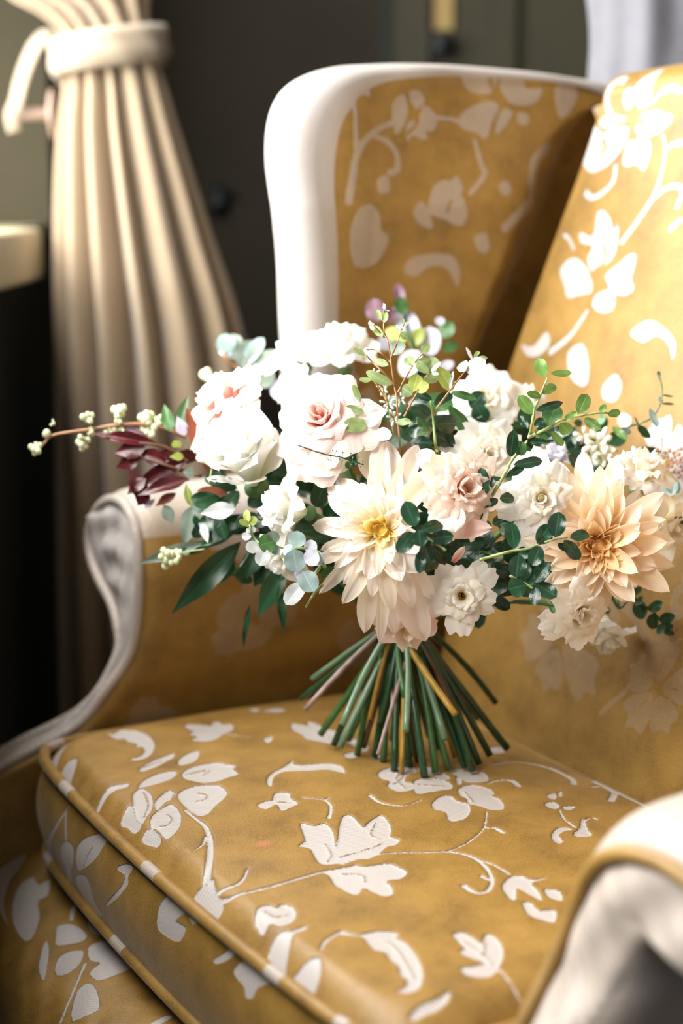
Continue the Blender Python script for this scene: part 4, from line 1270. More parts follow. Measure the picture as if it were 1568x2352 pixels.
def flower_core(name, label, M, rc, depth_back, stamens=0, mat=None):
    """calyx and the stem down to the binding point: the flower's own mesh; petals are its children"""
    mb = MB()
    mb.ball((0, 0, -.35 * rc), rc, 12, 8, (1, 1, .7))
    inv = M.inverted()
    b = inv @ Vector(tuple(BIND - BASE))
    c = Vector((0, 0, -depth_back))
    pts = []
    for i in range(9):
        t = i / 8
        p = Vector((0, 0, -.2 * rc)) * (1 - t) ** 2 + 2 * t * (1 - t) * c + t * t * b
        pts.append(tuple(p))
    mb.tube(pts, .0026, 7)
    o = mb.build(name, M_CALYX, bouquet)
    o.matrix_local = M
    o['label'] = label
    if stamens:
        sb = MB()
        g = random.Random(stamens)
        for i in range(stamens):
            a = g.uniform(0, 6.28); rr = g.uniform(.2, 1) * rc * .9; h = rc * g.uniform(.7, 1.5)
            sb.tube([(0, 0, 0), (rr * .6 * math.cos(a), rr * .6 * math.sin(a), h * .6), (rr * math.cos(a), rr * math.sin(a), h)], [.0005, .0004, .0009], 4)
        sb.build('stamens', M_STAM, o)
    return o

def dahlia(label, px, py, d, f, tiers, rot=0.0, squash=0.0, heart='yellow', explicit=()):
    c = P(px, py, d)
    M = facing(c, f)
    o = flower_core('dahlia', label, M, .014, .10)
    for ti, (cnt, Ln, Wd, e0, e1, cup, point, mat, lift) in enumerate(tiers):
        ms = [ray_petal(Ln * q, Wd, e0, e1, cup, point, 17 * ti + k, PM[mat], r0=.005, twist=.5) for k, q in enumerate((1, .94, 1.05, .9))]
        for i in range(cnt):
            a = rot + ti * .37 + 2 * math.pi * (i + random.uniform(-.18, .18)) / cnt
            s = random.uniform(.88, 1.1) * (1 - squash * math.cos(a) ** 2)
            R = Matrix.Translation((0, 0, lift)) @ Matrix.Rotation(a, 4, 'Z') @ Matrix.Rotation(random.uniform(-.13, .13), 4, 'Y') @ Matrix.Rotation(random.uniform(-.22, .22), 4, 'X') @ Matrix.Scale(s, 4)
            inst('petal', random.choice(ms), o, R)
    hb_ = MB(); hb_.ball((0, 0, .006), .0115, 12, 8, (1, 1, .7))
    ho = hb_.build('heart', PM_HEART[heart], o)
    inv = M.inverted()
    for (x, y, w, lay, mat) in explicit:                # outer petals, each where it grows
        a = np.array(P(px, py, d + .004 - .004 * lay)); b = np.array(P(x, y, d + (.030, .012, -.006, -.022)[lay]))
        X = b - a; Ln = np.linalg.norm(X); X /= Ln
        v = np.array([0, 0, CAM_H]) - a; v -= X * (v @ X); v /= np.linalg.norm(v)
        Y = np.cross(v, X)
        e = (26, 30, 34, 30)[lay]
        me = ray_petal(Ln * 1.06, w / FPX * d, e, -e * 1.15, .42, .8, int(x * 3 + y), PM[mat], r0=.002, twist=.45)
        W_ = Matrix(((X[0], Y[0], v[0], a[0] - BASE[0]), (X[1], Y[1], v[1], a[1] - BASE[1]), (X[2], Y[2], v[2], a[2] - BASE[2]), (0, 0, 0, 1)))
        inst('petal', me, o, inv @ W_)
    return o
PM_HEART = {'yellow': plain('yellow_heart', (.90, .58, .08), .6, .2, 300), 'peach': plain('peach_heart', (.90, .52, .18), .6, .2, 300)}

def rose(name, label, px, py, d, f, R, H, cnt, mats, curl=.5, ruff=.05, alpha=1.0, inner=.12, outer_fl=0.0, stamens=0, open_=0.0, seed=0, squash=(1, 1)):
    """cup of overlapping petals; mats run from the heart to the rim"""
    c = P(px, py, d)
    M = facing(c, f) @ Matrix.Rotation(seed * 1.3, 4, 'Z')
    o = flower_core(name, label, M, R * .22, .08, stamens)
    for i in range(cnt):
        t = i / max(1, cnt - 1)
        t = max(t, open_)
        Rl = R * (inner + (1 - inner) * t ** .85) * .92
        h = H * (1.0 - .50 * t ** 1.8)
        al = alpha * (1.9 - 1.0 * t ** .6)
        cu = curl * max(0, (t - .25)) * 1.4 + (outer_fl if t > .75 else 0)
        me = cup_petal(Rl, h, al, cu, ruff * (.6 + .8 * t), seed * 100 + i, PM[mats[min(len(mats) - 1, int(t * len(mats)))]], rb=R * .08, flare=1.35 - .35 * t)
        a = i * 2.39996 + random.uniform(-.25, .25)
        Q = Matrix.Rotation(a, 4, 'Z') @ Matrix.Rotation(random.uniform(-.10, .10), 4, 'X') @ Matrix.Rotation(random.uniform(-.06, .10), 4, 'Y')
        inst('petal', me, o, Q)
    if not stamens:
        hb_ = MB(); hb_.ball((0, 0, H * .30), R * .17, 10, 7, (1, 1, 1.5)); hb_.build('heart', PM_ROSE[mats[0]], o)
    return o
PM_ROSE = {k: plain(k + '_rose_heart', c, .6, .1, 200) for k, c in (('blush', (.92, .58, .46)), ('white', (.88, .88, .72)), ('ivory', (.92, .82, .52)), ('pink', (.94, .64, .42)), ('lilac', (.7, .7, .78)), ('cream', (.95, .85, .6)))}

# --- flowers ----------------------------------------------------------------
def EX(f, rows):
    (ox, oy) = f((0, 0))[0]; sc = 1.0 / (f((1, 0))[0][0] - ox)
    return [(ox + r[0] / sc, oy + r[1] / sc, r[2] / sc, r[3], r[4]) for r in rows]
dahlia('large cream dahlia with a yellow centre and long pointed petals, at the front', 882, 1217, 1.470, (-.22, -.02, 1),
       [(9, .046, .021, 34, 20, .8, .8, 'cream', .001), (10, .036, .016, 48, 44, .9, .8, 'cream', .003), (8, .026, .011, 60, 66, 1.0, .7, 'yellow', .004), (7, .016, .008, 74, 92, 1.0, .6, 'yellow', .005)], .3, 0.0, 'yellow',
       EX(k6, [(540, 50, 170, 0, 'cream'), (720, 80, 220, 0, 'cream'), (860, 90, 170, 0, 'cream'), (335, 330, 140, 0, 'cream'), (205, 400, 150, 0, 'cream'), (175, 520, 150, 0, 'cream'), (80, 685, 150, 0, 'cream'), (155, 930, 130, 0, 'cream'), (75, 1045, 110, 0, 'cream'),
               (118, 1215, 110, 0, 'cream'), (400, 1505, 170, 0, 'cream'), (540, 1430, 150, 0, 'cream'), (690, 1550, 140, 0, 'cream'), (640, 1610, 100, 0, 'cream'), (900, 1595, 250, 0, 'cream'), (800, 1480, 160, 0, 'cream'),
               (300, 420, 110, 1, 'cream'), (420, 400, 120, 1, 'cream'), (560, 300, 120, 1, 'cream'), (660, 340, 110, 1, 'cream'), (760, 300, 120, 1, 'cream'), (975, 255, 190, 1, 'cream'), (190, 640, 100, 1, 'cream'), (160, 780, 96, 1, 'cream'), (180, 890, 106, 1, 'cream'), (230, 1010, 100, 1, 'cream'),
               (285, 1135, 120, 1, 'cream'), (360, 1330, 140, 1, 'cream'), (985, 1275, 150, 1, 'cream'), (760, 1400, 140, 1, 'cream'), (900, 430, 130, 1, 'cream'),
               (330, 560, 90, 2, 'cream'), (440, 500, 90, 2, 'cream'), (540, 460, 90, 2, 'cream'), (650, 470, 84, 2, 'cream'), (300, 700, 84, 2, 'cream'), (280, 800, 84, 2, 'cream'), (330, 930, 92, 2, 'cream'), (400, 1080, 100, 2, 'cream'), (500, 1250, 120, 2, 'cream'), (625, 1375, 150, 2, 'cream'), (835, 1345, 150, 2, 'cream'),
               (865, 1060, 200, 3, 'white'), (560, 1080, 100, 3, 'cream'), (700, 1150, 120, 3, 'cream'), (780, 560, 90, 3, 'cream')]))
dahlia('peach dahlia with many narrow petals, right of the boxwood sprig', 1370, 1250, 1.500, (.10, -.10, 1),
       [(17, .068, .021, 20, 2, .6, .85, 'peach', -.002), (18, .055, .018, 32, 16, .75, .75, 'peach', .001),
        (14, .043, .016, 44, 32, .9, .75, 'peach', .003), (12, .032, .013, 56, 50, 1.0, .7, 'peachc', .004), (11, .022, .010, 68, 72, 1.0, .6, 'peachc', .005), (8, .014, .007, 80, 95, 1.0, .6, 'peachc', .005)], .1, 0.0, 'peach',
       EX(k7b, [(700, 85, 168, 0, 'cream'), (560, 180, 126, 0, 'cream'), (860, 300, 159, 0, 'peach'), (430, 330, 126, 0, 'cream'), (320, 680, 151, 0, 'cream'), (360, 900, 134, 0, 'peach'), (440, 1090, 126, 0, 'peach'), (600, 1200, 126, 0, 'peach'), (850, 1180, 100, 0, 'peach'), (945, 1255, 109, 0, 'cream'),
                (1025, 1165, 109, 0, 'peach'), (1190, 1135, 109, 0, 'peach'), (1270, 1030, 109, 0, 'peach'), (1300, 900, 109, 0, 'peach'), (1380, 730, 117, 0, 'cream'), (1330, 620, 109, 0, 'cream'), (1250, 420, 142, 0, 'cream'), (1070, 120, 176, 0, 'cream'), (960, 280, 126, 0, 'cream'),
                (705, 440, 109, 1, 'peach'), (925, 450, 84, 1, 'peach'), (1060, 500, 92, 1, 'peach'), (1180, 590, 92, 1, 'peach'), (600, 480, 92, 1, 'peach'), (520, 640, 92, 1, 'peach'), (460, 900, 92, 1, 'peach'), (500, 1010, 92, 1, 'peach'), (620, 1100, 92, 1, 'peach'), (760, 1080, 84, 1, 'peach'), (880, 1120, 84, 1, 'peach'), (1010, 1060, 84, 1, 'peach'), (1120, 1030, 84, 1, 'peach'), (1200, 930, 84, 1, 'peach'), (1230, 820, 84, 1, 'peach'), (1240, 720, 84, 1, 'peach')]))
rose('rose', 'full blush pink rose above the cream dahlia', 758, 985, 1.520, (-.30, .42, .85), .0405, .042, 26, ['blush', 'blush', 'blush', 'blush'], .75, .05, 1.0, outer_fl=.25, seed=1)
rose('rose', 'blush rose seen from the side, leftmost of the pink roses', 572, 972, 1.610, (-.72, .62, .42), .047, .060, 20, ['blush', 'blush', 'blush'], .55, .06, 1.0, seed=2)
rose('peony', 'big white cupped peony at the left front of the bouquet', 586, 1112, 1.560, (-.30, .74, .66), .056, .078, 18, ['white', 'white', 'white'], -.45, .05, 1.05, seed=3)
rose('rose', 'ruffled peach pink garden rose between the two dahlias', 1046, 1132, 1.475, (.42, .14, .9), .034, .032, 28, ['pink', 'pink', 'pink', 'pink'], .55, .10, .80, inner=.20, outer_fl=.15, seed=4)
rose('spray_rose', 'creamy rosette with a green heart beside the pink garden rose', 1105, 1058, 1.560, (.35, .30, .9), .036, .034, 18, ['ivory', 'ivory', 'white'], .6, .09, .9, seed=5)
rose('spray_rose', 'small ivory rosette with an open golden heart, below the cream dahlia', 1060, 1368, 1.490, (.02, -.10, 1), .0285, .020, 20, ['ivory', 'ivory', 'ivory'], .85, .09, .75, inner=.22, stamens=34, open_=.16, seed=6)
rose('spray_rose', 'ruffled cream spray rose touching the peach dahlia on its left', 1238, 1145, 1.500, (.10, .06, 1), .035, .028, 20, ['ivory', 'ivory', 'white'], .8, .11, .8, seed=7)
rose('ranunculus', 'frilled white bloom at the top left, behind the blush rose', 698, 842, 1.720, (-.45, .85, .40), .038, .036, 16, ['white', 'white'], .6, .08, .95, seed=8)
rose('ranunculus', 'tall white bloom at the top, in front of the pale chair wing', 792, 845, 1.700, (-.15, .75, .65), .036, .054, 18, ['white', 'white'], .35, .05, .95, seed=9)
rose('ranunculus', 'little white bud between the white top bloom and the blush rose', 690, 908, 1.660, (-.5, .5, .7), .026, .028, 12, ['ivory', 'white'], .4, .05, .95, seed=10)
rose('ranunculus', 'soft white bloom behind the upright dark leaves', 1108, 940, 1.665, (.10, .55, .8), .040, .036, 16, ['ivory', 'white', 'white'], .6, .07, .95, seed=11)
rose('lisianthus', 'white side-facing cup above the blue-green eucalyptus', 706, 1178, 1.500, (-.80, .22, .42), .034, .046, 12, ['white', 'white'], .45, .09, 1.0, seed=12)
rose('spray_rose', 'cream upright spray rose at the top right of the peach dahlia', 1462, 1122, 1.550, (.30, .85, .45), .032, .040, 15, ['ivory', 'ivory', 'ivory'], .5, .11, .95, seed=13)
rose('spray_rose', 'pale cream bloom facing right at the far right edge', 1505, 1205, 1.580, (.95, -.05, .45), .034, .032, 13, ['ivory', 'ivory'], .8, .09, .95, seed=14)
rose('spray_rose', 'cream side-on spray rose hanging below the peach dahlia', 1312, 1402, 1.490, (.62, -.25, .72), .030, .024, 18, ['ivory', 'ivory', 'ivory'], .7, .10, .85, inner=.2, stamens=16, open_=.1, seed=15)
rose('spray_rose', 'drooping white bloom low on the right, out of focus', 1388, 1408, 1.630, (.15, -.95, .25), .028, .042, 12, ['white', 'white'], .5, .08, .95, seed=16)
rose('lisianthus', 'lilac white petals behind the cream spray rose', 1278, 1078, 1.620, (.0, .9, .4), .020, .028, 9, ['lilac', 'lilac'], .6, .10, .95, seed=17)
rose('lisianthus', 'white petals low behind the young boxwood tips', 1205, 940, 1.690, (.2, .8, .6), .020, .028, 9, ['white', 'white'], .6, .10, .95, seed=18)
rose('rose', 'blush petals hanging under the cream dahlia', 925, 1385, 1.535, (.10, -.85, .55), .034, .046, 12, ['cream', 'blush'], .35, .06, 1.0, seed=19)
rose('lisianthus', 'white petals behind the blue-green eucalyptus sprig', 655, 1262, 1.540, (-.4, -.5, .75), .026, .024, 9, ['white', 'white'], .6, .10, .95, seed=20)

# reflexed outer petals that hang free of their roses
def loose_petals(label, rows):
    o = None
    for (px, py, d, qx, qy, dq, w, mat, cup) in rows:
        a = P(px, py, d); b = P(qx, qy, dq)
        x = b - a; Ln = np.linalg.norm(x); x /= Ln
        v = np.array([0, 0, CAM_H]) - a; v -= x * (v @ x); v /= np.linalg.norm(v)
        y = np.cross(v, x)
        me = ray_petal(Ln, w / FPX * d, 14, -16, cup, .8, int(px + py), PM[mat], r0=0.0, twist=.5)
        if o is None:
            mb = MB(); mb.ball(a - BASE, .004, 8, 6)
            o = mb.build('guard_petals', M_CALYX, bouquet); o['label'] = label
        M = Matrix(((x[0], y[0], v[0], a[0] - BASE[0]), (x[1], y[1], v[1], a[1] - BASE[1]), (x[2], y[2], v[2], a[2] - BASE[2]), (0, 0, 0, 1)))
        inst('petal', me, o, M)
loose_petals('white and pink guard petals of the garden rose, spread over the dahlia', [
    (1010, 1160, 1.462, 1045, 1222, 1.440, 85, 'white', .3), (985, 1215, 1.470, 1132, 1218, 1.455, 46, 'blush', .4), (1000, 1140, 1.462, 968, 1150, 1.445, 60, 'cream', .3),
    (990, 1060, 1.475, 960, 1040, 1.445, 50, 'cream', .4), (1040, 1290, 1.490, 1068, 1255, 1.480, 18, 'blush', 1.0)])
loose_petals('white guard petals hanging below the full blush rose', [
    (800, 1068, 1.500, 680, 1078, 1.485, 52, 'white', .3), (850, 1010, 1.525, 845, 1110, 1.505, 60, 'cream', .3), (690, 1030, 1.50, 672, 1065, 1.48, 50, 'white', .3)])

# --- foliage ------------------------------------------------------------------
sprig('boxwood_sprig', 'forked boxwood sprig with fresh green tips reaching up to the right',
      [k3((-140, 1450), (10, 1200), (80, 1060), (150, 970), (240, 840), (290, 600), (340, 480), (400, 330)), k3((240, 840), (330, 800), (430, 750), (500, 700), (660, 660), (850, 630), (960, 640))],
      L(k3, [(375, 320, 320, 170, 100, 'boxy'), (430, 290, 610, 290, 56, 'boxy'), (360, 470, 480, 380, 74, 'boxy'), (340, 490, 235, 460, 60, 'boxy'), (275, 640, 160, 490, 100, 'boxy'),
             (300, 610, 525, 545, 65, 'box', -.004), (400, 740, 480, 560, 150, 'mid'), (230, 770, 165, 660, 60, 'box'), (290, 750, 360, 680, 62, 'box'), (550, 690, 650, 630, 55, 'boxy'), (670, 640, 740, 480, 105, 'boxy', -.003),
             (510, 720, 600, 815, 100, 'boxy'), (720, 680, 850, 770, 80, 'boxy'), (850, 640, 900, 560, 50, 'boxy'), (920, 650, 1025, 620, 62, 'boxy'), (430, 790, 530, 910, 62, 'boxy'), (290, 780, 400, 860, 52, 'mid'), (250, 880, 400, 890, 64, 'box'),
             (85, 1010, 110, 790, 92, 'box', -.004), (180, 1000, 150, 890, 110, 'mid', -.004), (110, 1080, 345, 1050, 84, 'box', -.004), (50, 1180, 190, 1100, 66, 'box'), (-10, 1375, 115, 1360, 88, 'box', -.004)])
      + L(k6b, [(620, 1430, 545, 1130, 120, 'box', -.004), (680, 1360, 690, 1220, 84, 'box'), (590, 1590, 740, 1500, 90, 'box'), (560, 1640, 480, 1740, 100, 'box'), (800, 1260, 700, 1250, 50, 'box')]),
      1.462, 'oval', 'lime', .0014)
sprig('boxwood_sprig', 'dark boxwood sprig crossing in front of the peach dahlia',
      [k7b((-60, 930), (80, 890), (200, 860), (330, 840), (400, 810), (520, 770), (640, 750))],
      L(k7b, [(540, 750, 570, 555, 130, 'box', -.006), (400, 800, 500, 650, 110, 'box'), (390, 800, 515, 725, 72, 'box', -.004), (660, 755, 815, 715, 84, 'box', -.006), (610, 770, 730, 920, 96, 'box', -.006), (560, 800, 640, 850, 50, 'box'),
              (420, 820, 360, 970, 110, 'box', -.006), (390, 870, 240, 890, 70, 'box'), (400, 910, 440, 985, 64, 'box'), (215, 840, 190, 640, 110, 'box', -.004), (250, 890, 230, 1060, 130, 'box')]),
      1.425, 'oval', 'lime', .0012)
sprig('boxwood_sprig', 'dark boxwood sprig hanging left of the cream side-on rose',
      [k7b((180, 1060), (330, 1140), (430, 1220), (510, 1290))],
      L(k7b, [(380, 1110, 480, 955, 112, 'box', -.006), (390, 1120, 545, 1225, 112, 'box', -.004), (380, 1150, 380, 1290, 88, 'box', -.006), (310, 1130, 165, 1170, 140, 'box', -.004), (330, 1130, 440, 1060, 70, 'box'), (500, 1290, 530, 1350, 40, 'mid')]),
      1.445, 'oval', 'lime', .0011)
sprig('boxwood_sprig', 'rosette of dark boxwood leaves over the cream dahlia',
      [k6((1100, 900), (1000, 830), (890, 750))],
      L(k6, [(865, 715, 790, 525, 122, 'box', -.008), (850, 760, 740, 900, 112, 'box', -.008), (890, 740, 905, 865, 112, 'box', -.014), (905, 745, 1090, 685, 92, 'box', -.010), (930, 840, 980, 985, 112, 'box', -.006), (970, 810, 1155, 790, 104, 'box'), (890, 700, 930, 600, 84, 'box'), (905, 900, 900, 1070, 76, 'box')]),
      1.405, 'oval', 'lime', .0010)
sprig('boxwood_sprig', 'upright dark boxwood sprig above the pink garden rose',
      [k2((880, 1560), (860, 1480), (845, 1300), (820, 1100))],
      L(k2, [(800, 1110, 610, 1105, 84, 'box'), (850, 1140, 1010, 1030, 92, 'box', -.006), (1000, 1020, 1215, 1080, 64, 'mid'), (830, 1090, 690, 1040, 64, 'box'), (860, 1310, 1065, 1310, 150, 'box', -.004), (840, 1480, 645, 1470, 100, 'box', -.004),
              (820, 1230, 715, 1140, 70, 'box'), (880, 1330, 960, 1560, 200, 'box', .01), (985, 1140, 1170, 1400, 110, 'mid', .03), (850, 1400, 1010, 1480, 130, 'box', .01), (690, 1400, 800, 1380, 110, 'mid', .015), (700, 1250, 790, 1360, 70, 'mid', .01)]),
      1.520, 'oval', 'lime', .0014)
sprig('eucalyptus_sprig', 'tall light green eucalyptus sprig with reddish stems at the top',
      [k2((545, 1600), (540, 1480), (525, 1300), (515, 1100), (490, 950), (465, 780), (450, 650), (425, 540), (400, 480), (395, 390), (400, 270)), k2((465, 700), (500, 620), (545, 490), (580, 400)), k2((490, 960), (400, 850), (300, 760), (240, 690)),
       k2((525, 1020), (600, 880), (660, 780), (720, 700), (800, 640)), k2((580, 1240), (650, 1110), (720, 980), (800, 850)), k2((870, 1170), (990, 1010), (1060, 920), (1130, 830), (1200, 720)), k2((330, 1380), (250, 1290), (215, 1190), (180, 1070)), k2((425, 1100), (350, 980), (290, 900)), k2((460, 760), (400, 690), (320, 640), (240, 640)), k2((400, 530), (330, 450), (270, 380))],
      L(k2, [(375, 375, 335, 280, 42, 'gunn'), (400, 395, 412, 300, 58, 'gunn'), (400, 285, 398, 225, 22, 'pale'), (400, 285, 450, 288, 18, 'pale'), (385, 525, 302, 430, 62, 'gunn'), (300, 470, 270, 380, 44, 'pale'), (440, 775, 300, 735, 62, 'gunn'), (470, 955, 250, 850, 84, 'gunn'),
             (285, 915, 185, 908, 40, 'gunn'), (465, 690, 560, 560, 120, 'grey', .01), (545, 490, 610, 530, 62, 'gunn'), (545, 490, 508, 420, 20, 'pale'), (575, 410, 570, 365, 26, 'gunn'), (560, 450, 620, 385, 22, 'pale'), (240, 700, 232, 740, 50, 'gunn'), (270, 650, 215, 640, 44, 'pale'), (230, 690, 130, 630, 40, 'gunn'),
             (665, 785, 600, 705, 80, 'gunn'), (690, 750, 810, 730, 54, 'gunn'), (740, 665, 800, 585, 74, 'gunn'), (800, 845, 690, 760, 74, 'gunn'), (880, 880, 820, 715, 122, 'gunn'), (885, 790, 1010, 1000, 118, 'yell', -.004), (660, 1020, 700, 870, 112, 'yell', -.006), (690, 1010, 795, 950, 90, 'yell', -.004),
             (655, 1045, 560, 975, 104, 'gunn'), (745, 915, 900, 880, 84, 'gunn'), (820, 840, 905, 750, 34, 'pale', -.004), (830, 850, 890, 860, 26, 'pale', -.004),
             (1130, 835, 1085, 740, 104, 'grey', -.003), (1140, 840, 1300, 740, 130, 'pale'), (1200, 735, 1322, 712, 48, 'gunn', -.004), (1190, 725, 1148, 635, 28, 'pale'), (1205, 715, 1252, 652, 34, 'gunn'), (990, 1000, 1015, 840, 30, 'pale'),
             (220, 1210, 60, 1155, 64, 'gunn', -.01), (250, 1310, 35, 1330, 124, 'gunn', -.012), (245, 1330, 345, 1205, 104, 'pale', -.012), (300, 1400, 445, 1400, 112, 'pale', -.012), (185, 1110, 120, 960, 52, 'gunn', -.01), (245, 1210, 295, 1125, 54, 'pale', -.01), (190, 1120, 130, 1080, 40, 'pale', -.01), (500, 1290, 640, 1290, 60, 'gunn')]),
      1.500, 'oval', 'twig', .0008)
sprig('eucalyptus_sprig', 'blue-green eucalyptus sprig trailing at the lower left front',
      [k5((1520, 760), (1480, 680), (1430, 620), (1300, 610), (1150, 600), (1020, 580), (950, 500), (930, 420)), k5((1480, 760), (1400, 860), (1340, 900), (1290, 960)), k5((1500, 900), (1440, 960), (1370, 1075))],
      L(k5, [(920, 405, 905, 315, 54, 'yell'), (935, 435, 848, 395, 46, 'yell'), (935, 435, 970, 365, 62, 'yell'), (945, 475, 905, 465, 40, 'pale'), (940, 470, 975, 455, 44, 'pale'), (945, 515, 870, 520, 54, 'pale'), (985, 560, 925, 635, 92, 'pale'), (1000, 590, 1135, 555, 132, 'mid', -.004),
             (1120, 570, 1110, 475, 90, 'grey'), (1060, 615, 1010, 742, 104, 'pale', -.003), (1095, 640, 1165, 610, 74, 'silv'), (1200, 600, 1265, 650, 84, 'silv'), (1270, 620, 1300, 785, 150, 'silv', -.004), (1300, 605, 1300, 480, 124, 'silv'), (1380, 625, 1450, 740, 104, 'lav', -.004), (1430, 620, 1490, 730, 70, 'silv'),
             (1345, 790, 1430, 945, 140, 'silv', -.002), (1350, 885, 1220, 1045, 122, 'pale', -.004), (1330, 850, 1300, 780, 60, 'lav'), (1440, 640, 1380, 560, 90, 'lav')]),
      1.465, 'round', 'lime', .0014, .006)
sprig('eucalyptus_sprig', 'blurred silver eucalyptus tip at the upper left of the bouquet',
      [k1((760, 900), (660, 760), (580, 660), (470, 560), (430, 480))],
      L(k1, [(460, 520, 470, 350, 150, 'silv'), (560, 580, 520, 350, 170, 'grey'), (620, 620, 800, 390, 120, 'silv'), (700, 660, 935, 520, 150, 'grey'), (600, 650, 700, 410, 170, 'grey'), (760, 820, 850, 640, 170, 'grey'), (870, 890, 1035, 770, 140, 'lav'), (520, 520, 410, 470, 90, 'lav'), (680, 590, 720, 540, 70, 'pale'), (690, 640, 800, 570, 60, 'lav')]),
      1.755, 'round', 'twig', .0022)
sprig('eucalyptus_sprig', 'out-of-focus lavender and green leaves behind the tall sprig',
      [k2((640, 1000), (680, 700), (590, 400), (560, 180))],
      L(k2, [(560, 260, 520, 45, 90, 'mauve'), (570, 330, 540, 170, 110, 'mid'), (340, 390, 300, 190, 160, 'mauve'), (440, 400, 470, 260, 100, 'mauve'), (720, 500, 490, 270, 160, 'lav'), (820, 700, 800, 440, 180, 'lav'), (640, 620, 740, 450, 110, 'yell'), (600, 560, 410, 470, 130, 'yell'), (900, 530, 1010, 400, 130, 'mid'), (920, 640, 1065, 585, 90, 'mid'), (890, 420, 910, 350, 80, 'lav'),
             (420, 650, 380, 520, 110, 'lav'), (560, 880, 680, 660, 180, 'pale'), (700, 880, 780, 760, 120, 'dark'), (980, 830, 950, 740, 110, 'lav')]),
      1.780, 'oval', 'green', .0022)
sprig('burgundy_foliage', 'dark burgundy leaves spreading out on the left',
      [k4((1500, 760), (1300, 700), (1050, 620), (900, 620)), k4((1400, 780), (1200, 850), (1050, 920)), k4((1400, 650), (1200, 520), (900, 480), (700, 440))],
      L(k4, [(1150, 495, 630, 410, 90, 'burg'), (1080, 460, 850, 340, 56, 'mauve'), (1050, 530, 800, 560, 130, 'burg'), (1010, 600, 810, 690, 110, 'burg'), (1380, 640, 960, 830, 130, 'burg'), (1400, 780, 1000, 900, 110, 'burg'), (1050, 780, 900, 900, 100, 'burg'), (920, 700, 1060, 1000, 130, 'burg'), (1060, 860, 980, 1000, 120, 'burg'), (1200, 640, 1000, 560, 120, 'burg'),
             (1380, 200, 1560, 690, 110, 'rust'), (1240, 640, 1150, 560, 120, 'burg'), (1320, 560, 1480, 640, 110, 'burg'), (1300, 900, 1130, 1000, 70, 'rust'), (1040, 1030, 1130, 940, 40, 'lav'), (1260, 400, 1195, 180, 96, 'mid'), (1300, 390, 1390, 105, 84, 'mid'), (1370, 430, 1310, 280, 90, 'lav'), (1280, 470, 1330, 530, 80, 'yell'), (1360, 600, 1260, 600, 60, 'yell')])
      + L(k5, [(520, 160, 830, 235, 110, 'rust', -.02), (470, 280, 430, 110, 60, 'yell', -.02), (500, 30, 420, 10, 90, 'grey', -.02)]),
      1.625, 'lance', 'brown', .0018)
sprig('olive_sprig', 'long dark green leaves hanging down at the lower left',
      [k5((900, 400), (700, 560), (540, 600), (380, 620)), k5((1000, 500), (900, 700), (800, 820))],
      L(k5, [(560, 570, 70, 725, 96, 'grey'), (500, 270, 420, 570, 140, 'grey', .02), (860, 560, 335, 1110, 170, 'dark'), (800, 640, 640, 900, 160, 'dark', .01), (1210, 740, 1000, 1135, 150, 'dark', .01), (1160, 900, 1205, 1265, 62, 'dark', .01), (940, 1050, 870, 1370, 44, 'dark', .02), (900, 760, 850, 900, 160, 'dark', .02), (820, 300, 560, 335, 120, 'pale', -.06), (740, 420, 560, 560, 120, 'dark', .02), (760, 560, 640, 470, 120, 'silv', .01), (640, 560, 380, 660, 80, 'mid', .01),
             (1000, 620, 900, 830, 140, 'dark', .02), (1100, 700, 960, 900, 140, 'dark', .02), (560, 420, 600, 560, 60, 'pale', -.01), (260, 270, 330, 420, 90, 'grey', .02), (500, 350, 530, 460, 50, 'dark', .01)]),
      1.610, 'lance', 'green', .0020)
sprig('eucalyptus_sprig', 'dark blue-green eucalyptus tip hanging at the lower right',
      [k7b((960, 1150), (1060, 1320), (1150, 1200)), k7b((1150, 1220), (1240, 1290), (1330, 1350), (1450, 1500))],
      L(k7b, [(1150, 1225, 1238, 1148, 46, 'dark'), (1240, 1410, 1210, 1265, 104, 'dark'), (1290, 1340, 1398, 1275, 76, 'dark'), (1330, 1360, 1320, 1485, 84, 'dark'), (1380, 1410, 1495, 1385, 76, 'dark'), (1390, 1500, 1482, 1455, 64, 'dark'), (1400, 1490, 1492, 1530, 46, 'dark'), (1200, 1250, 1258, 1235, 34, 'dark'), (1420, 1440, 1370, 1520, 60, 'dark'), (1180, 1290, 1240, 1260, 40, 'dark'), (960, 1170, 1120, 1180, 60, 'dark'), (1060, 1330, 1020, 1240, 40, 'mid')]),
      1.600, 'oval', 'green', .0014)
sprig('eucalyptus_sprig', 'thin silvery sprig at the right edge against the bright chair back',
      [k3((1050, 760), (1200, 720), (1300, 670), (1370, 560), (1390, 430), (1360, 300))],
      L(k3, [(1000, 720, 1115, 670, 114, 'pale'), (960, 750, 1085, 855, 54, 'boxy'), (1180, 735, 1278, 842, 64, 'dark'), (1150, 660, 1185, 740, 12, 'dark'), (1280, 590, 1348, 745, 54, 'silv'), (1380, 550, 1492, 556, 18, 'dark'), (1390, 480, 1482, 490, 16, 'dark'), (1365, 340, 1358, 268, 28, 'dark'), (1360, 490, 1385, 540, 30, 'silv'), (1050, 750, 1090, 830, 90, 'silv'), (900, 690, 830, 680, 90, 'mid', .02)]),
      1.600, 'oval', 'pale', .0010)
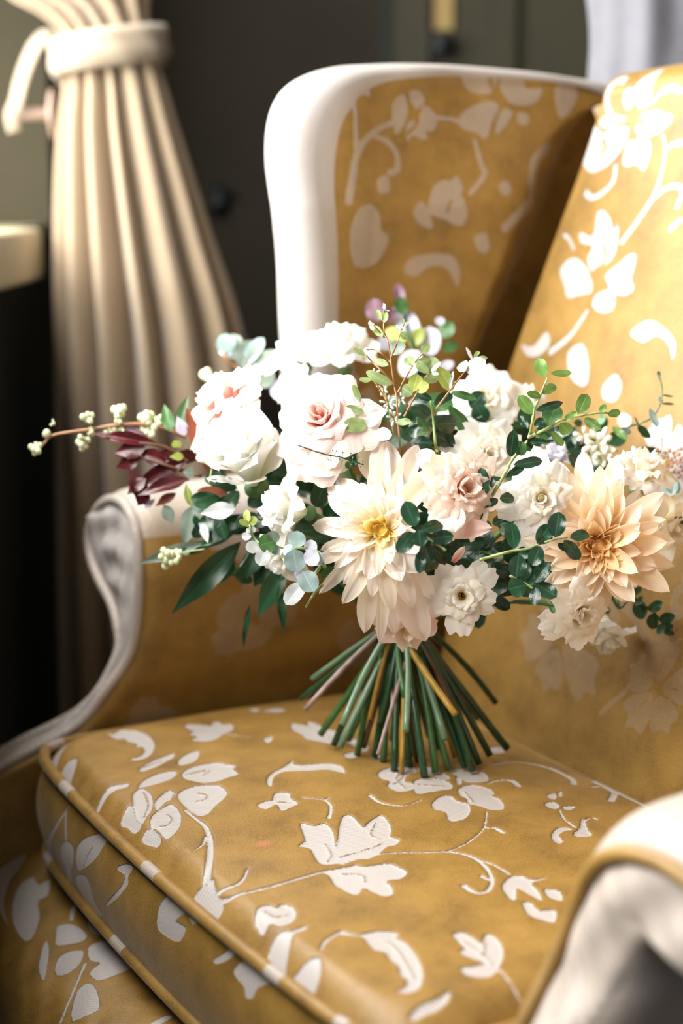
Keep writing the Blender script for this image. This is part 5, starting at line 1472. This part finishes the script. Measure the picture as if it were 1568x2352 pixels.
sprig('eucalyptus_sprig', 'dark leaves behind the top of the peach dahlia',
      [k3((560, 1000), (700, 900), (860, 860), (1000, 960)), k3((620, 780), (640, 880), (720, 1000))],
      L(k3, [(1060, 1010, 1365, 960, 100, 'dark'), (820, 700, 900, 760, 130, 'dark'), (960, 920, 1040, 800, 130, 'dark'), (480, 940, 450, 820, 130, 'dark'), (560, 980, 700, 880, 130, 'dark'), (620, 800, 640, 900, 40, 'grey', -.01), (860, 1160, 930, 1040, 110, 'mid'), (800, 1100, 870, 1220, 120, 'dark'), (760, 1000, 830, 900, 90, 'mid'), (640, 1100, 760, 1030, 120, 'dark'), (1040, 1020, 1160, 1060, 120, 'dark'), (480, 1000, 560, 940, 60, 'lav', -.01), (1420, 1290, 1540, 1250, 120, 'silv', -.03), (1500, 1200, 1430, 1340, 110, 'silv', -.03), (700, 720, 630, 720, 60, 'dark')]),
      1.640, 'oval', 'green', .0020)
sprig('leaf_cluster', 'small dark leaves showing in the gap right of the peach dahlia',
      [k7b((1180, 640), (1300, 560), (1340, 500))],
      L(k7b, [(1300, 600, 1250, 510, 50, 'dark'), (1310, 620, 1335, 500, 40, 'dark'), (1170, 600, 1290, 570, 44, 'dark'), (1180, 560, 1210, 500, 60, 'pale'), (1500, 660, 1560, 600, 90, 'mid', .03)]),
      1.545, 'oval', 'green', .0012)

# inner greenery that fills the bouquet between the blooms
fill = MB(); fill.tube([P(915, 1470, 1.64) - BASE, P(930, 1300, 1.62) - BASE, P(950, 1150, 1.62) - BASE], .004, 7)
fo = fill.build('inner_greenery', SM['green'], bouquet); fo['label'] = 'dark leaves packed between the blooms'
for i in range(170):
    while True:
        x, y = random.uniform(600, 1440), random.uniform(930, 1390)
        e = ((x - 985) / 430) ** 2 + ((y - 1160) / 235) ** 2
        if e < 1: break
    d = random.uniform(1.555, 1.70)
    a = random.uniform(0, 6.28); ln = random.uniform(48, 80)
    leaf(fo, P(x, y, d), P(x + ln * math.cos(a), y + ln * math.sin(a) * .8, d + random.uniform(-.02, .02)), random.uniform(30, 46) / FPX * d, 'oval', random.choice(['box', 'box', 'dark', 'dark', 'mid']))
for i in range(60):                                   # dark leaves below the white cup at the left
    x, y = random.uniform(470, 790), random.uniform(1085, 1300)
    if (x - 640) * -.45 + (y - 1200) > 70: continue
    d = random.uniform(1.575, 1.625)
    a = random.uniform(1.2, 3.6); ln = random.uniform(48, 80)
    leaf(fo, P(x, y, d), P(x + ln * math.cos(a), y + ln * math.sin(a) * .8, d + random.uniform(-.015, .015)), random.uniform(30, 42) / FPX * d, 'oval', random.choice(['box', 'dark', 'dark']))
for i in range(90):                                   # the dark mass right of the cream dahlia
    x, y = random.uniform(985, 1250), random.uniform(1170, 1375)
    d = random.uniform(1.50, 1.545)
    a = random.uniform(0, 6.28); ln = random.uniform(40, 66)
    leaf(fo, P(x, y, d), P(x + ln * math.cos(a), y + ln * math.sin(a) * .8, d + random.uniform(-.015, .015)), random.uniform(28, 38) / FPX * d, 'oval', random.choice(['box', 'box', 'box', 'dark']))

# berry sprig reaching far to the left, its buds in clusters
def bud_sprig(name, label, stem, clusters, d, smat, bmat, r):
    mb = MB(); q = catmull(stem, 5)
    mb.tube([P(x, y, d) - BASE for x, y in q], [r * (1.2 - .7 * i / len(q)) for i in range(len(q))], 6)
    o = mb.build(name, SM[smat], bouquet); o['label'] = label
    for (x, y, n, s, rad) in clusters:
        cb_ = MB()
        for i in range(n):
            a = 2.4 * i; rr = s * math.sqrt((i + .3) / n)
            if bmat is M_BUDW:
                dd_ = d + random.uniform(-.006, .006); c0 = P(x + rr * .35 * math.cos(a), y + rr * .35 * math.sin(a), dd_ + .004) - BASE; c1 = P(x + (rr + rad) * math.cos(a), y + (rr + rad) * math.sin(a), dd_) - BASE
                q_ = rad / FPX * d
                cb_.tube([c0, c0 + (c1 - c0) * .45, c0 + (c1 - c0) * .8, c1], [q_ * .15, q_ * .5, q_ * .55, q_ * .1], 6)
                continue
            cb_.ball(P(x + rr * math.cos(a), y + rr * math.sin(a), d + random.uniform(-.006, .006)) - BASE, rad / FPX * d * random.uniform(.8, 1.2), 8, 6, (1, 1, 1.15))
        cb_.build('bud_cluster', bmat, o)
    return o
def K(f, rows):
    (ox, oy) = f((0, 0))[0]; sc = 1.0 / (f((1, 0))[0][0] - ox)
    return [(ox + r[0] / sc, oy + r[1] / sc, r[2], r[3] / sc, r[4] / sc) for r in rows]
bud_sprig('berry_sprig', 'red-brown twig with clusters of greenish white buds, far left', k4((1380, 440), (1300, 410), (1200, 365), (1000, 335), (800, 345), (600, 378), (300, 425), (210, 500), (150, 540)),
          K(k4, [(150, 530, 7, 48, 24), (236, 412, 2, 14, 30), (288, 330, 3, 26, 12), (575, 285, 6, 46, 26), (540, 490, 8, 56, 24), (600, 400, 4, 30, 18), (832, 225, 7, 50, 28), (825, 300, 4, 28, 18), (760, 412, 6, 44, 22), (850, 370, 4, 30, 14), (1055, 290, 6, 50, 30), (1080, 390, 7, 56, 30), (1172, 312, 5, 42, 30)]), 1.640, 'twig', M_BUD, .0022)
bud_sprig('bud_sprig', 'single greenish bud in front of the curtain, above the pink side rose', [(520, 960), (495, 905), (476, 866)], [(476, 862, 5, 9, 11)], 1.720, 'lime', M_BUD, .0012)
bud_sprig('bud_sprig', 'cluster of pale buds against the white peony', [(480, 1110), (488, 1070), (494, 1040)], [(494, 1046, 8, 15, 8), (486, 1062, 6, 10, 7)], 1.540, 'lime', M_BUD, .0010)
bud_sprig('bud_sprig', 'pale yellow buds under the long grey leaf at lower left', [(470, 1262), (430, 1268), (385, 1282)], [(385, 1282, 9, 22, 8), (405, 1274, 6, 12, 7)], 1.600, 'lime', M_BUD, .0010)
bud_sprig('flowering_sprig', 'tiny white blossoms behind the peach dahlia', [(1390, 1110), (1378, 1060), (1372, 1010)], [(1375, 1020, 11, 32, 13), (1358, 1050, 7, 20, 11), (1392, 1046, 7, 20, 10), (1340, 1000, 5, 16, 10)], 1.610, 'lime', M_BUDW, .0012)
bud_sprig('flowering_sprig', 'tiny white filler blossoms under the tall eucalyptus', [(905, 1000), (890, 930), (880, 880)], [(892, 925, 9, 22, 6), (880, 890, 8, 16, 5), (905, 960, 9, 18, 6), (920, 915, 7, 18, 5), (858, 860, 6, 14, 5)], 1.530, 'lime', M_BUDW, .0008)
bud_sprig('seed_spray', 'pinkish seed spray at the right edge', [(1480, 1100), (1530, 1068), (1600, 1060)], [(1515, 1046, 8, 16, 4), (1545, 1050, 9, 18, 4), (1572, 1046, 8, 18, 4), (1530, 1078, 9, 18, 4), (1562, 1080, 9, 18, 4), (1590, 1070, 8, 18, 4)], 1.620, 'twig', M_SEED, .0008)
# cress stem with separate tiny seeds
mb = MB(); q = catmull([(682, 1022), (740, 1042), (790, 1052), (835, 1068)], 5)
mb.tube([P(x, y, 1.452) - BASE for x, y in q], .0005, 5)
cress = mb.build('cress_stem', SM['green'], bouquet); cress['label'] = 'thread-thin stem with tiny seeds crossing the blush rose'
for i in range(18):
    t = .45 + .55 * i / 17
    x, y = q[min(len(q) - 1, int(t * (len(q) - 1)))]
    sb = MB(); yy = y + (-1) ** i * random.uniform(4, 17); xx = x + random.uniform(-9, 9)
    sb.tube([P(x - 3, y, 1.452) - BASE, P(xx, yy, 1.450) - BASE], .0002, 4); sb.ball(P(xx, yy, 1.450) - BASE, .0006, 6, 5, (1, 1, 1.4)); sb.build('seed', M_CALYX, cress)

# --- cut stems, crossing at the tie and fanning out to the seat ---------------
def stem(bx_, by_, ox, mat, r, dd, top=None):
    b = P(bx_, by_, 1.0)
    # foot on the given sight line at depth 1.64 + dd
    foot = P(bx_, by_, 1.64 + dd)
    if foot[2] < SEAT + .016:
        c, t = on_plane(bx_, by_, np.array([0, 0, 1.]), .018)
        foot = to_world(*c)
    mid = BIND + np.array([ox / FPX * 1.64, random.uniform(-.012, .012), 0])
    dirv = mid - foot
    topp = mid + dirv * .22
    bw = np.array([random.uniform(-.006, .006), random.uniform(-.006, .006), .004])
    pts = [foot + (topp - foot) * t + bw * math.sin(t * 3.1) for t in np.linspace(0, 1, 10)]
    mb = MB(); mb.tube([p - BASE for p in pts], [r * .82 * (1.05 - .1 * i / 9) * (1 + (.10 if i in (3, 6) else 0)) for i in range(10)], 9)
    return mb.build('stem', SM[mat], bouquet)
for a in [(690, 1606, -30, 'green', .0034, .03), (700, 1630, -18, 'mauve', .0030, -.01), (716, 1560, -34, 'pale', .0032, .03), (735, 1688, -26, 'mid', .0040, .02), (742, 1672, -12, 'green', .0036, .05), (786, 1664, -14, 'pale', .0040, -.06),
          (766, 1712, -20, 'green', .0040, .02), (780, 1716, -8, 'pale', .0042, -.02), (800, 1700, -22, 'mid', .0036, .03), (834, 1718, -12, 'brown', .0034, .0), (848, 1652, -16, 'ochre', .0026, -.02), (868, 1732, 40, 'mauve', .0024, -.09), (932, 1678, 2, 'pale', .0036, -.11),
          (922, 1776, 4, 'ochre', .0030, -.04), (905, 1770, -6, 'green', .0042, .0), (940, 1760, -4, 'green', .0042, .0), (958, 1750, 0, 'brown', .0030, .01), (975, 1785, 0, 'green', .0044, .02), (1022, 1698, 14, 'pale', .0040, -.06), (1045, 1640, -8, 'ochre', .0038, -.10), (1046, 1640, 22, 'brown', .0028, -.04),
          (1060, 1600, 16, 'ochre', .0030, .02), (1098, 1650, 26, 'mid', .0040, .03), (1138, 1614, 30, 'green', .0038, .06), (1165, 1720, 34, 'green', .0046, .05), (1045, 1740, 14, 'ochre', .0028, .02), (1068, 1764, 20, 'green', .0042, .02), (1100, 1756, 24, 'green', .0042, .04), (1030, 1768, 10, 'mid', .0040, .01), (1085, 1772, 16, 'green', .0044, .03),
          (1000, 1775, 6, 'mid', .0042, .0), (880, 1750, -12, 'mid', .0040, .01), (860, 1740, -18, 'green', .0040, .03), (820, 1735, -16, 'mid', .0038, .04), (1010, 1720, 10, 'green', .0042, .05), (950, 1735, 0, 'mid', .0040, .05), (900, 1700, -8, 'green', .0042, .06), (985, 1690, 8, 'green', .0042, .07), (1125, 1735, 28, 'green', .0042, .06),
          (930, 1600, 2, 'mid', .0040, -.05), (872, 1660, -12, 'green', .0040, -.02), (1000, 1650, 12, 'green', .0042, .0)]:
    stem(*a)
